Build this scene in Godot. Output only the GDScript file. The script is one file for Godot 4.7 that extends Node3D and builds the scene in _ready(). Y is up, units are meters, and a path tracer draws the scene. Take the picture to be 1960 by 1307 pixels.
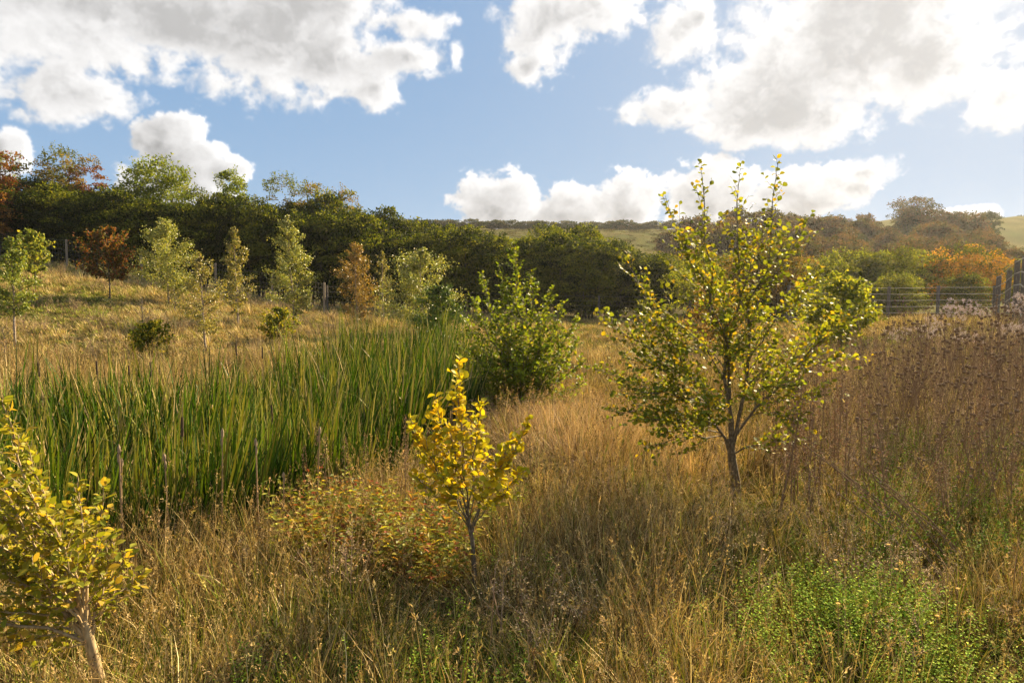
extends Node3D
# An autumn wetland on a sunny afternoon: a reed bed, young alders and birches, a hedge behind a wire fence and a wooded hill.

# ---------------------------------------------------------------- mesh collecting
class Mb:
	var v := PackedVector3Array()
	var n := PackedVector3Array()
	var c := PackedColorArray()
	var i := PackedInt32Array()
	func empty() -> bool:
		return i.is_empty()

const ALBEDO := 0.9   # general level of the plants' base colours
var taken := {}
var mats := {}
var relief := FastNoiseLite.new()
var patch := FastNoiseLite.new()
var patch2 := FastNoiseLite.new()

func commit(m: Mb) -> ArrayMesh:
	var a := []
	a.resize(Mesh.ARRAY_MAX)
	a[Mesh.ARRAY_VERTEX] = m.v
	if m.n.size() == m.v.size():
		a[Mesh.ARRAY_NORMAL] = m.n
	if m.c.size() == m.v.size():
		a[Mesh.ARRAY_COLOR] = m.c
	a[Mesh.ARRAY_INDEX] = m.i
	var am := ArrayMesh.new()
	if m.i.is_empty():
		return am
	am.add_surface_from_arrays(Mesh.PRIMITIVE_TRIANGLES, a)
	return am

func numbered(called: String) -> String:
	if not taken.has(called):
		taken[called] = 0
		return called
	taken[called] += 1
	return "%s_%03d" % [called, taken[called]]

func tag(o: Node3D, label: String, category: String, group := "", kind := "") -> Node3D:
	if label:
		o.set_meta("label", label)
	if category:
		o.set_meta("category", category)
	if group:
		o.set_meta("group", group)
	if kind:
		o.set_meta("kind", kind)
	return o

func thing(called: String, label: String, category: String, where := Vector3.ZERO, turn := 0.0, group := "") -> Node3D:
	var o := Node3D.new()
	o.name = numbered(called)
	add_child(o)
	o.position = where
	o.rotation.y = turn
	tag(o, label, category, group)
	return o

func part(called: String, mesh: Mesh, material: Material, parent: Node3D, kind := "") -> MeshInstance3D:
	var o := MeshInstance3D.new()
	o.mesh = mesh
	o.material_override = material
	o.name = called
	parent.add_child(o, true)
	if kind:
		o.set_meta("kind", kind)
	return o

func copy_of(o: Node3D, where: Vector3, turn: float, size: Vector3, label: String, group := "") -> Node3D:
	var r: Node3D = o.duplicate()
	r.name = numbered(counted.sub(o.name, ""))
	add_child(r)
	r.position = where
	r.rotation.y = turn
	r.scale = size
	r.set_meta("label", label)
	if group:
		r.set_meta("group", group)
	return r

var counted := RegEx.create_from_string("_[0-9]{3,}$")

# ---------------------------------------------------------------- shapes
func tube(m: Mb, pts: PackedVector3Array, r0: float, r1: float, sides: int, col: Color) -> void:
	var n := pts.size()
	var base := m.v.size()
	var ref := Vector3(0.31, 0.17, 0.93)
	for k in n:
		var d: Vector3 = (pts[mini(k + 1, n - 1)] - pts[maxi(k - 1, 0)]).normalized()
		var a := d.cross(ref).normalized()
		if a.length() < 0.5:
			a = d.cross(Vector3.RIGHT).normalized()
		var b := d.cross(a)
		var r := lerpf(r0, r1, float(k) / (n - 1))
		for s in sides:
			var t := TAU * s / sides
			var o := a * cos(t) + b * sin(t)
			m.v.append(pts[k] + o * r)
			m.n.append(o)
			m.c.append(col)
	for k in n - 1:
		for s in sides:
			var p := base + k * sides + s
			var q := base + k * sides + (s + 1) % sides
			m.i.append_array(PackedInt32Array([p, p + sides, q, q, p + sides, q + sides]))

func kite(m: Mb, p: Vector3, dir: Vector3, nrm: Vector3, l: float, w: float, col: Color) -> void:
	var side := dir.cross(nrm).normalized() * w * 0.5
	var lift := nrm * w * 0.22
	var b := m.v.size()
	var mid := p + dir * l * 0.45 + lift
	m.v.append(p)
	m.v.append(mid + side)
	m.v.append(p + dir * l)
	m.v.append(mid - side)
	for k in 4:
		m.c.append(col)
	m.i.append_array(PackedInt32Array([b, b + 1, b + 2, b, b + 2, b + 3]))

# a strip that narrows to a point and bends over: grass, reed, rush
func blade(m: Mb, p: Vector3, up: Vector3, bend: Vector3, l: float, w: float, segs: int, c0: Color, c1: Color, side: Vector3) -> void:
	var b := m.v.size()
	var at := p
	var d := up
	for k in segs:
		var t := float(k) / segs
		var hw := side * w * 0.5 * (1.0 - t * t * 0.75)
		m.v.append(at - hw)
		m.v.append(at + hw)
		var cc := c0.lerp(c1, t)
		m.c.append(cc)
		m.c.append(cc)
		d = (d + bend / segs * (0.4 + 1.2 * t)).normalized()
		at += d * l / segs
	m.v.append(at)
	m.c.append(c1)
	for k in segs - 1:
		var q := b + k * 2
		m.i.append_array(PackedInt32Array([q, q + 2, q + 1, q + 1, q + 2, q + 3]))
	var e := b + (segs - 1) * 2
	m.i.append_array(PackedInt32Array([e, e + 2, e + 1]))

# a slim closed spindle: seed head, ear, bud
func spindle(m: Mb, p: Vector3, d: Vector3, l: float, r: float, sides: int, col: Color) -> void:
	var a := d.cross(Vector3(0.3, 0.2, 0.9)).normalized()
	var b2 := d.cross(a)
	var b := m.v.size()
	m.v.append(p)
	for ring in 2:
		for s in sides:
			var t := TAU * s / sides + ring * 0.4
			m.v.append(p + d * l * (0.3 + 0.4 * ring) + (a * cos(t) + b2 * sin(t)) * r)
	m.v.append(p + d * l)
	for k in sides * 2 + 2:
		m.c.append(col)
	for s in sides:
		var q := (s + 1) % sides
		m.i.append_array(PackedInt32Array([b, b + 1 + s, b + 1 + q, b + 1 + s, b + 1 + sides + s, b + 1 + q, b + 1 + q, b + 1 + sides + s, b + 1 + sides + q, b + 1 + sides + s, b + 1 + sides * 2, b + 1 + sides + q]))

# a real leaf: rows across a midrib, folded and curled; length along +y, width along x
func leaf_shape(widths: Array, fold: float, curl: float, twist: float) -> Mb:
	var m := Mb.new()
	var n := widths.size()
	m.v.append(Vector3.ZERO)
	for k in n:
		var t := float(k + 1) / (n + 1)
		var w: float = widths[k]
		var z := -curl * t * t
		for s in [-1.0, 0.0, 1.0]:
			m.v.append(Vector3(s * w, t, z + absf(s) * fold * w + s * twist * w * t))
	m.v.append(Vector3(0, 1, -curl))
	m.i.append_array(PackedInt32Array([0, 1, 2, 0, 2, 3]))
	for k in n - 1:
		var a := 1 + k * 3
		m.i.append_array(PackedInt32Array([a, a + 3, a + 1, a + 1, a + 3, a + 4, a + 1, a + 4, a + 2, a + 2, a + 4, a + 5]))
	var e := 1 + (n - 1) * 3
	var tip := m.v.size() - 1
	m.i.append_array(PackedInt32Array([e, tip, e + 1, e + 1, tip, e + 2]))
	return m

func put_leaf(m: Mb, shape: Mb, t: Transform3D, col: Color) -> void:
	var b := m.v.size()
	for p in shape.v:
		m.v.append(t * p)
		m.c.append(col)
	for k in shape.i:
		m.i.append(b + k)

func rnd_dir(r: RandomNumberGenerator) -> Vector3:
	var y := r.randf_range(-1, 1)
	var a := r.randf() * TAU
	var q := sqrt(1 - y * y)
	return Vector3(q * cos(a), y, q * sin(a))

func pick(r: RandomNumberGenerator, pal: Array, spread := 0.25) -> Color:
	var c: Color = pal[r.randi() % pal.size()]
	var k := ALBEDO * (1.0 + r.randf_range(-spread, spread))
	return Color(c.r * k * r.randf_range(0.92, 1.08), c.g * k, c.b * k * r.randf_range(0.85, 1.15))

func seeded(s: int) -> RandomNumberGenerator:
	var r := RandomNumberGenerator.new()
	r.seed = s
	return r

# ---------------------------------------------------------------- materials
func veg(called: String, rough: float, back: Color, spec := 0.5) -> StandardMaterial3D:
	var m := StandardMaterial3D.new()
	m.resource_name = called
	m.vertex_color_use_as_albedo = true
	m.roughness = rough
	m.metallic_specular = spec
	m.cull_mode = BaseMaterial3D.CULL_DISABLED
	if back.r > 0:
		m.backlight_enabled = true
		m.backlight = back
	mats[called] = m
	return m

func noise_tex(seed_: int, freq: float, ramp: Array, size := 512) -> NoiseTexture2D:
	var f := FastNoiseLite.new()
	f.seed = seed_
	f.frequency = freq
	f.fractal_octaves = 5
	var t := NoiseTexture2D.new()
	t.width = size
	t.height = size
	t.seamless = true
	t.noise = f
	var g := Gradient.new()
	g.offsets = PackedFloat32Array([0.25, 0.45, 0.6, 0.8])
	var cs := PackedColorArray()
	for c in ramp:
		cs.append(c.linear_to_srgb())
	g.colors = cs
	t.color_ramp = g
	return t

func bark(called: String, ramp: Array, scale_: Vector3, rough := 0.85) -> StandardMaterial3D:
	var m := StandardMaterial3D.new()
	m.resource_name = called
	m.albedo_texture = noise_tex(called.length() * 7, 0.02, ramp, 256)
	m.uv1_triplanar = true
	m.uv1_scale = scale_
	m.roughness = rough
	mats[called] = m
	return m

# ---------------------------------------------------------------- terrain
const KNOTS := [[-90.0, 5.2], [-30.0, 3.6], [-22.0, 2.7], [-14.6, 1.5], [-9.3, 0.6], [0.0, 0.15], [6.0, 0.0], [90.0, 0.0]]
var pond := PackedVector2Array([Vector2(-9, 5.2), Vector2(-3.6, 5.7), Vector2(-2.6, 6.2), Vector2(-1.6, 7.6), Vector2(-1.2, 9.4), Vector2(-0.3, 12.4), Vector2(-0.7, 15), Vector2(-1.8, 18), Vector2(-3.9, 17.4), Vector2(-4.7, 13.2), Vector2(-4.6, 10.9), Vector2(-7.2, 10.9), Vector2(-10, 10.4)])

func rise(q: float) -> float:
	for k in KNOTS.size() - 1:
		if q <= KNOTS[k + 1][0]:
			var t := maxf(0.0, (q - KNOTS[k][0]) / (KNOTS[k + 1][0] - KNOTS[k][0]))
			return lerpf(KNOTS[k][1], KNOTS[k + 1][1], t)
	return 0.0

func land(x: float, z: float) -> float:
	var d := -z
	if d < 0.5:
		return 0.0
	var r := clampf((d - 17.0) / 19.0, 0, 1) + clampf(d - 36.0, 0, 24) * 0.012
	var h := rise(x * 36.0 / maxf(d, 10.0)) * r
	h += 13.0 * smoothstep(60, 180, d) + 5.0 * smoothstep(20, 120, x) * smoothstep(90, 230, d)
	h += 0.7 * smoothstep(8, 14, x) * smoothstep(12, 22, d) * (1 - smoothstep(27, 33, d))
	h += relief.get_noise_2d(x, z) * (0.1 + 0.5 * smoothstep(60, 120, d)) * smoothstep(4, 9, d)
	h -= 0.3 * in_pond(x, d)
	h += 0.28 * exp(-((x - 0.75) * (x - 0.75) * 1.6 + (d - 9.6) * (d - 9.6) * 0.35))
	h -= 6.0 * smoothstep(240, 420, d)
	return h

func in_pond(x: float, d: float) -> float:
	if x < -11 or x > 1 or d < 4.8 or d > 19:
		return 0.0
	var p := Vector2(x, d)
	if not Geometry2D.is_point_in_polygon(p, pond):
		return 0.0
	var best := 9.0
	for k in pond.size():
		var q := Geometry2D.get_closest_point_to_segment(p, pond[k], pond[(k + 1) % pond.size()])
		best = minf(best, p.distance_to(q))
	return smoothstep(0.0, 0.5, best)

func gp(x: float, d: float, sink := 0.0) -> Vector3:
	return Vector3(x, land(x, -d) - sink, -d)

# ---------------------------------------------------------------- sky
# placed clouds: azimuth, elevation, half width, half height (degrees), kind (0 wide soft, 1 heaped low cumulus, 2 wisp)
const CLOUDS := [
	[-31.6, 17.4, 8.5, 5.6, 0], [-30.5, 11.9, 3.4, 1.9, 0], [-24.0, 17.2, 5.6, 2.8, 0], [-18.1, 17.0, 7.1, 4.0, 0], [-13.2, 15.2, 4.9, 2.3, 0], [-10.2, 13.5, 1.6, 1.5, 0], [-7.9, 15.9, 2.9, 1.2, 0], [-7.1, 18.2, 2.3, 0.9, 2], [-14.5, 19.6, 5.5, 2.5, 0], [-4.2, 16.2, 0.5, 0.9, 2],
	[2.0, 17.8, 2.4, 3.1, 0], [5.1, 19.2, 5.1, 1.8, 0], [1.2, 15.4, 1.4, 1.2, 0], [12.4, 17.2, 2.2, 2.0, 0], [13.9, 18.3, 1.5, 1.0, 2],
	[24.0, 15.7, 8.2, 4.5, 0], [19.0, 13.2, 5.7, 3.1, 0], [12.1, 12.3, 3.8, 1.3, 0], [17.4, 10.8, 3.6, 1.5, 0], [28.8, 13.8, 4.9, 3.0, 0], [21.9, 10.9, 4.1, 1.8, 0], [26.4, 18.4, 8.1, 3.0, 0], [33.9, 11.0, 2.6, 1.8, 0],
	[-0.8, 5.5, 3.9, 2.5, 1], [4.8, 5.0, 3.6, 2.1, 1], [9.2, 5.6, 2.7, 2.5, 1], [3.2, 3.6, 8.4, 1.5, 1], [15.5, 6.2, 3.5, 2.6, 1], [16.4, 4.5, 5.6, 2.2, 1], [22.1, 6.2, 4.4, 1.9, 1], [20.1, 5.2, 3.5, 2.0, 1], [25.1, 7.0, 1.9, 1.1, 2],
	[-24.4, 9.2, 2.4, 2.0, 1], [-23.1, 7.8, 2.4, 2.1, 1], [-25.7, 9.4, 1.4, 1.3, 1], [-20.4, 7.5, 1.2, 1.1, 1], [-24.1, 6.4, 4.0, 1.9, 1], [-33.9, 7.8, 1.1, 1.4, 1], [-34.8, 7.1, 1.2, 1.5, 1], [31.5, 3.8, 2.4, 0.8, 1]]

var puff := FastNoiseLite.new()
var wide := FastNoiseLite.new()
var sun_az := 36.5
var sun_el := 30.0

func cover(a: float, e: float) -> Vector3:
	# how deep into cloud a direction lies (above zero inside) and how heaped that cloud is
	var best := -1.0
	var body := 0.0
	var heap := 0.0
	if absf(a) < 46 and e < 27:
		for c in CLOUDS:
			var dx: float = (a - c[0]) / c[2]
			var dy: float = (e - c[1]) / c[3]
			if absf(dx) > 2.0 or absf(dy) > 2.0:
				continue
			var q := 1.0 - sqrt(dx * dx + dy * dy)
			body += exp(-1.6 * (dx * dx + dy * dy))
			q *= 0.75 if c[4] == 2 else 1.0
			if q > best:
				best = q
				heap = 1.0 if c[4] == 1 else 0.0
	var away := maxf(smoothstep(37, 43, absf(a)), smoothstep(21, 26, e))
	var u := deg_to_rad(e)
	var w := deg_to_rad(a)
	var dir := Vector3(sin(w) * cos(u), sin(u), -cos(w) * cos(u))
	if away > 0:
		var b := lerpf(-1.0, wide.get_noise_3d(dir.x * 60, dir.y * 90, dir.z * 60) * 1.7 - 0.05, away)
		if b > best:
			best = b
			heap = smoothstep(14, 6, e)
		body = maxf(body, smoothstep(-0.1, 1.0, b) * 2.4)
	var d := puff.get_noise_3d(dir.x * 172, dir.y * 206, dir.z * 172)
	return Vector3(best + d * (0.66 if heap < 0.5 else 0.52), heap, body + d * 0.9 + best * 0.5)

func sky_color(a: float, e: float) -> Color:
	var up := deg_to_rad(e)
	var cs := sin(up) * sin(deg_to_rad(sun_el)) + cos(up) * cos(deg_to_rad(sun_el)) * cos(deg_to_rad(a - sun_az))
	var away := rad_to_deg(acos(clampf(cs, -1, 1)))
	var low := pow(clampf(1.0 - e / 90.0, 0, 1), 6.0)
	var c := Color(0.15, 0.335, 0.64).lerp(Color(0.46, 0.64, 0.83), low)
	var glow := exp(-away / 15.0)
	c = c.lerp(Color(0.86, 0.88, 0.92), clampf(glow * 1.7, 0, 0.9))
	var q := cover(a, e)
	var thin := smoothstep(-0.3, 0.24, q.x) if q.y < 0.5 else smoothstep(-0.09, 0.13, q.x)
	if thin > 0.0:
		var tx := sun_az - a
		var ty := sun_el - e
		var tl := maxf(sqrt(tx * tx + ty * ty), 1.0)
		var s := cover(a + tx / tl * 1.1, e + ty / tl * 1.1)
		var facing := clampf((q.x - s.x) * 1.1, -0.55, 0.6)
		var deep := smoothstep(0.8, 2.1, q.z)
		var lit := 0.95 + facing * 0.26 + glow * 0.5
		if q.y > 0.5:
			lit += facing * 0.25 - 0.30 * smoothstep(0.04, 0.6, q.x)
			deep *= 0.3
		var grey := 0.48 + glow * 0.3
		var k := lerpf(lit, grey, deep * 0.85)
		var cc := Color(k * 1.01, k * 1.0, k * 0.99)
		c = c.lerp(cc, thin)
	return c

func make_sky(env: Environment) -> void:
	puff.seed = 21
	puff.frequency = 0.16
	puff.fractal_octaves = 6
	puff.fractal_gain = 0.55
	puff.domain_warp_enabled = true
	puff.domain_warp_amplitude = 3.0
	puff.domain_warp_frequency = 0.1
	wide.seed = 5
	wide.frequency = 0.035
	wide.fractal_octaves = 3
	var W := 4096
	var img := Image.create_empty(512, 256, false, Image.FORMAT_RGBF)
	for y in 256:
		var e := 90.0 - (y + 0.5) / 256.0 * 180.0
		for x in 512:
			# a panorama begins straight ahead
			var a := (x + 0.5) / 512.0 * 360.0
			img.set_pixel(x, y, sky_color(a - 360.0 if a > 180.0 else a, e) if e > 0 else Color(0.3, 0.27, 0.2))
	img.resize(W, W / 2, Image.INTERPOLATE_CUBIC)
	# towards the valley in full detail
	for y in range(770, 1024):
		var e := 90.0 - (y + 0.5) / 2048.0 * 180.0
		for x in range(-456, 456):
			img.set_pixel(posmod(x, W), y, sky_color((x + 0.5) / W * 360.0, e))
	var pm := PanoramaSkyMaterial.new()
	pm.panorama = ImageTexture.create_from_image(img)
	pm.energy_multiplier = 1.0
	var sk := Sky.new()
	sk.sky_material = pm
	env.background_mode = Environment.BG_SKY
	env.sky = sk

# ---------------------------------------------------------------- foreground trees
# limbs: [height where it leaves the trunk, tip]; leaves sit along the twigs
func limbed_tree(called: String, label: String, where: Vector3, bole: PackedVector3Array, bole_r: float, limbs: Array, o: Dictionary) -> void:
	var r := seeded(o.seed)
	var t := thing(called, label, "tree", where)
	var tm := Mb.new()
	tube(tm, bole, bole_r, bole_r * 0.62, 10, Color.WHITE)
	part("trunk", commit(tm), o.bark, t)
	var top: Vector3 = bole[bole.size() - 1]
	var leaves := []   # [transform, colour, score]
	var shapes: Array = o.shapes
	var eye := Vector3(0, 2.4, 0) - where
	var lines := []
	var boughs := []
	for L in limbs:
		var m := Mb.new()
		var tip: Vector3 = L[1]
		var from := Vector3(0, 0, 0)
		var f := clampf(L[0] / maxf(top.y, 0.01), 0, 1) * (bole.size() - 1)
		var fi := mini(int(f), bole.size() - 2)
		from = bole[fi].lerp(bole[fi + 1], f - fi)
		var thin := 1.0
		if L.size() > 2:
			var pp: PackedVector3Array = lines[L[2]]
			var g: float = L[3] * (pp.size() - 1)
			from = pp[int(g)].lerp(pp[mini(int(g) + 1, pp.size() - 1)], g - int(g))
			thin = 0.55
		var span := tip - from
		var out := Vector3(span.x, 0, span.z)
		var c1 := from + span * 0.3 - out * 0.06 + Vector3.UP * (span.y * 0.08 + 0.05)
		var c2 := from + span * 0.66 + out * 0.12
		var pts := PackedVector3Array()
		var n := 9
		for k in n:
			var u := float(k) / (n - 1)
			var p := from.bezier_interpolate(c1, c2, tip, u)
			p += rnd_dir(r) * 0.035 * span.length() * u * (1 - u) * 3
			pts.append(p)
		lines.append(pts)
		var len := span.length()
		var lr: float = thin * clampf(bole_r * (0.12 + 0.3 * len / o.tall), 0.003, bole_r * 0.5)
		tube(m, pts, lr, 0.0022, 6, Color.WHITE)
		var nt := int(len / o.gap)
		for k in nt:
			var u := lerpf(o.first, 1.0, (k + r.randf()) / nt)
			var fi2 := mini(int(u * (n - 1)), n - 2)
			var p := pts[fi2].lerp(pts[fi2 + 1], u * (n - 1) - fi2)
			var ld := (pts[fi2 + 1] - pts[fi2]).normalized()
			var side := rnd_dir(r)
			side = (side - ld * side.dot(ld)).normalized()
			side = (side + Vector3(span.x, 0, span.z).normalized() * 0.25).normalized()
			if r.randf() < o.get("open", 0.0) * p.y / o.tall:
				continue
			var spread: float = r.randf_range(0.5, 1.25)
			var td := (ld + side * spread + Vector3.UP * 0.12).normalized()
			var tl: float = o.twig * (1.15 - 0.95 * u * u) * r.randf_range(0.4, 1.2)
			var tp := PackedVector3Array([p])
			var cur := p
			for s in 3:
				td = (td + Vector3.UP * 0.1 + rnd_dir(r) * 0.14).normalized()
				cur += td * tl / 3
				tp.append(cur)
			tube(m, tp, maxf(0.0022, lr * 0.3 * (1 - u)), 0.0013, 4, Color.WHITE)
			var nl := maxi(1, int(round(tl / o.leaf_gap)))
			for j in nl + 1:
				var w := float(j + 0.6) / (nl + 1)
				var si := mini(int(w * 3), 2)
				var lp := tp[si].lerp(tp[si + 1], w * 3 - si)
				var sgn := 1.0 if j % 2 == 0 else -1.0
				var across := td.cross(Vector3.UP).normalized()
				var dir := (td * 0.7 + across * sgn * r.randf_range(0.5, 1.1) + rnd_dir(r) * 0.5 + Vector3.UP * r.randf_range(-0.45, 0.35)).normalized()
				var nr := (Vector3.UP * 0.75 + rnd_dir(r) * 0.8 + td * 0.3)
				nr = (nr - dir * nr.dot(dir)).normalized()
				var sz: float = o.leaf * r.randf_range(0.6, 1.15)
				var bs := Basis(dir.cross(nr) * sz, dir * sz, nr * sz)
				leaves.append([Transform3D(bs, lp), o.pal, absf(nr.dot((eye - lp).normalized())) * sz / (eye - lp).length(), lines.size() - 1])
		# leaves straight on the upper limb, up to its tip
		var tn := int(len * 0.45 / (o.leaf_gap * o.get("tip_gap", 0.9)))
		for k in tn:
			var u := lerpf(0.55, 1.0, float(k) / tn)
			var fi3 := mini(int(u * (n - 1)), n - 2)
			var p := pts[fi3].lerp(pts[fi3 + 1], u * (n - 1) - fi3)
			var ld := (pts[fi3 + 1] - pts[fi3]).normalized()
			var dir := (ld * 0.8 + rnd_dir(r)).normalized()
			var nr := rnd_dir(r) + ld
			nr = (nr - dir * nr.dot(dir)).normalized()
			var sz: float = o.leaf * r.randf_range(0.5, 0.95)
			leaves.append([Transform3D(Basis(dir.cross(nr) * sz, dir * sz, nr * sz), p), o.pal, absf(nr.dot((eye - p).normalized())) * sz / (eye - p).length(), lines.size() - 1])
		boughs.append(part("branch", commit(m), o.bark, t))
	leaves.sort_custom(func(a, b): return a[2] > b[2])
	var rest := Mb.new()
	for k in leaves.size():
		var pal: Array = leaves[k][1]
		if k < 300:
			var ci := r.randi() % pal.size()
			var si := k % shapes.size()
			var c: Color = pal[ci]
			var p := part("leaf", tint_leaf(shapes[si], c, "%s_%d_%s" % [o.shape, si, c.to_html()]), o.mat, boughs[leaves[k][3]])
			p.transform = leaves[k][0]
		else:
			put_leaf(rest, shapes[k % shapes.size()], leaves[k][0], pick(r, pal))
	if not rest.empty():
		part("foliage", commit(rest), o.mat, t, "stuff")
	print(called, " leaves ", leaves.size())

# the same leaf in one colour, shared by all that have it
func tint_leaf(shape: Mb, c: Color, key: String) -> ArrayMesh:
	if not mats.has(key):
		var m := Mb.new()
		put_leaf(m, shape, Transform3D.IDENTITY, Color(c.r * ALBEDO, c.g * ALBEDO, c.b * ALBEDO))
		mats[key] = commit(m)
	return mats[key]

# ---------------------------------------------------------------- birches and other young trees of the meadow
func birch_mesh(s: int, tall: float, wide_: float, clear: float, n_leaf: int, leaf: float, pal: Array, full := 0.0) -> Array:
	var r := seeded(s)
	var wood := Mb.new()
	var fol := Mb.new()
	var stem := PackedVector3Array()
	var lean := Vector3(r.randf_range(-0.04, 0.04), 0, r.randf_range(-0.04, 0.04))
	for k in 9:
		var y := tall * k / 8.0
		stem.append(Vector3(lean.x * y, y, lean.z * y) + rnd_dir(r) * 0.015)
	tube(wood, stem, 0.012 + tall * 0.008, 0.004, 7, Color.WHITE)
	var twigs := Mb.new()
	var nb := int(26 + tall * 12)
	var per := 2.1 * n_leaf / nb
	for k in nb:
		var t := (k + r.randf()) / nb
		var y := lerpf(clear, tall * 0.98, t)
		var prof := lerpf(pow(1.0 - t, 0.85) * smoothstep(-0.12, 0.25, t), sin(PI * pow(lerpf(0.12, 1.0, t), 0.6)), full) * 0.93 + 0.07
		var l: float = wide_ * prof * r.randf_range(0.55, 1.12)
		var a := r.randf() * TAU
		var d := Vector3(cos(a), lerpf(0.55, 1.6, t) * r.randf_range(0.7, 1.2), sin(a)).normalized()
		var f := y / tall * 8
		var p := stem[mini(int(f), 7)].lerp(stem[mini(int(f) + 1, 8)], f - int(f))
		var pts := PackedVector3Array([p])
		var len := l / maxf(0.35, Vector2(d.x, d.z).length())
		len = minf(len, wide_ * 1.8)
		for q in 3:
			d = (d + Vector3.DOWN * 0.1 + rnd_dir(r) * 0.15).normalized()
			p += d * len / 3
			pts.append(p)
		tube(twigs, pts, 0.005, 0.0015, 4, Color.WHITE)
		for j in int(per * (0.4 + prof)):
			var u := sqrt(r.randf()) * 3
			var q := mini(int(u), 2)
			var lp := pts[q].lerp(pts[q + 1], u - q) + rnd_dir(r) * r.randf() * len * 0.24
			var dir := (rnd_dir(r) + Vector3.DOWN * 0.7).normalized()
			var nr := rnd_dir(r)
			nr = (nr - dir * nr.dot(dir)).normalized()
			kite(fol, lp, dir, nr, leaf * r.randf_range(0.8, 1.5), leaf * 0.95, pick(r, pal, 0.35))
	return [commit(wood), commit(twigs), commit(fol)]

func young_tree(called: String, label: String, where: Vector3, meshes: Array, bark_: Material, leafm: Material, category := "tree", group := "") -> Node3D:
	var t := thing(called, label, category, where, 0.0, group)
	part("trunk", meshes[0], bark_, t)
	part("branches", meshes[1], mats.twig, t)
	part("crown", meshes[2], leafm, t, "stuff")
	return t

# ---------------------------------------------------------------- hedge shrubs, wood trees: clumps of leaves on stems
func bush_mesh(s: int, tall: float, wide_: float, skirt: float, clumps: int, per: int, leaf: float, pal: Array, pal2: Array, shoots: int) -> Array:
	var r := seeded(s)
	var wood := Mb.new()
	var fol := Mb.new()
	var nstem := 3 + s % 3
	for k in nstem:
		var a := TAU * k / nstem + r.randf()
		var b := Vector3(cos(a) * 0.15, 0, sin(a) * 0.15)
		var e := Vector3(cos(a) * wide_ * 0.45, tall * 0.7, sin(a) * wide_ * 0.45)
		tube(wood, PackedVector3Array([b, b.lerp(e, 0.4) + Vector3(0, tall * 0.05, 0), e]), 0.03 + tall * 0.006, 0.012, 5, Color.WHITE)
	var cy := (tall + skirt) * 0.5
	var ry := (tall - skirt) * 0.5
	for k in clumps:
		var d := rnd_dir(r)
		var rad := pow(r.randf(), 0.33)
		var cr: float = wide_ * r.randf_range(0.2, 0.42)
		var cp := Vector3(d.x * wide_ * rad * 0.86, cy + d.y * ry * rad * 0.9, d.z * wide_ * rad * 0.86)
		var cc: Array = pal if r.randf() > 0.3 else pal2
		var kk := r.randf_range(0.75, 1.25)
		for j in per:
			var q := rnd_dir(r)
			q.y = absf(q.y) * 0.9 - 0.25
			var lp := cp + q * cr * pow(r.randf(), 0.4) * Vector3(1, 0.75, 1)
			var dir := (q + rnd_dir(r) * 0.8).normalized()
			var nr := (rnd_dir(r) + Vector3.UP * 0.5)
			nr = (nr - dir * nr.dot(dir)).normalized()
			var c := pick(r, cc, 0.3)
			kite(fol, lp, dir, nr, leaf * r.randf_range(0.7, 1.4), leaf * 0.75, Color(c.r * kk, c.g * kk, c.b * kk))
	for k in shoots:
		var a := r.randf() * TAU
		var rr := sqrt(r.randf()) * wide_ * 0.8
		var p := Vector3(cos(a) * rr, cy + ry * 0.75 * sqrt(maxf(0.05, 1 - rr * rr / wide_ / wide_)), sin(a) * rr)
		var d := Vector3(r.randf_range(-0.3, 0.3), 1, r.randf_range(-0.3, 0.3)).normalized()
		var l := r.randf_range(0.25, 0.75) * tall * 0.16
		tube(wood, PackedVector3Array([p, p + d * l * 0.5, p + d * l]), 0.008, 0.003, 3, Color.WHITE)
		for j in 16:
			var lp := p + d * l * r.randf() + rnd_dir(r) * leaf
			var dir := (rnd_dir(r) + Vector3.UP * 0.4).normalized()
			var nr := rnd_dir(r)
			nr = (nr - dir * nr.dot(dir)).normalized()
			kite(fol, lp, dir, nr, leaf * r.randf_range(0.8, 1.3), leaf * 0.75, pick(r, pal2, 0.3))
	return [commit(wood), commit(fol)]

func bush(called: String, label: String, category: String, where: Vector3, meshes: Array, turn: float, size: Vector3, group := "", leafm: Material = null) -> Node3D:
	var t := thing(called, label, category, where, turn, group)
	t.scale = size
	part("trunk", meshes[0], mats.dark_bark, t)
	part("crown", meshes[1], leafm if leafm else mats.far_leaf, t, "stuff")
	return t

# ---------------------------------------------------------------- scattering
class Scatter:
	var xf: Array[Transform3D] = []
	var col := PackedColorArray()

func flush(called: String, label: String, category: String, meshes: Array, sc: Array, material: Material) -> void:
	# one object of uncountable growth; its variants are parts of it
	var root := Node3D.new()
	root.name = numbered(called)
	add_child(root)
	tag(root, label, category, "", "stuff")
	for k in meshes.size():
		var s: Scatter = sc[k]
		if s.xf.is_empty():
			continue
		var mm := MultiMesh.new()
		mm.transform_format = MultiMesh.TRANSFORM_3D
		mm.use_colors = true
		mm.mesh = meshes[k]
		mm.instance_count = s.xf.size()
		for j in s.xf.size():
			mm.set_instance_transform(j, s.xf[j])
			mm.set_instance_color(j, s.col[j])
		var o := MultiMeshInstance3D.new()
		o.multimesh = mm
		o.material_override = material
		o.name = "growth"
		root.add_child(o, true)
		o.set_meta("kind", "stuff")

func scatters(n: int) -> Array:
	var a := []
	for k in n:
		a.append(Scatter.new())
	return a

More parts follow.
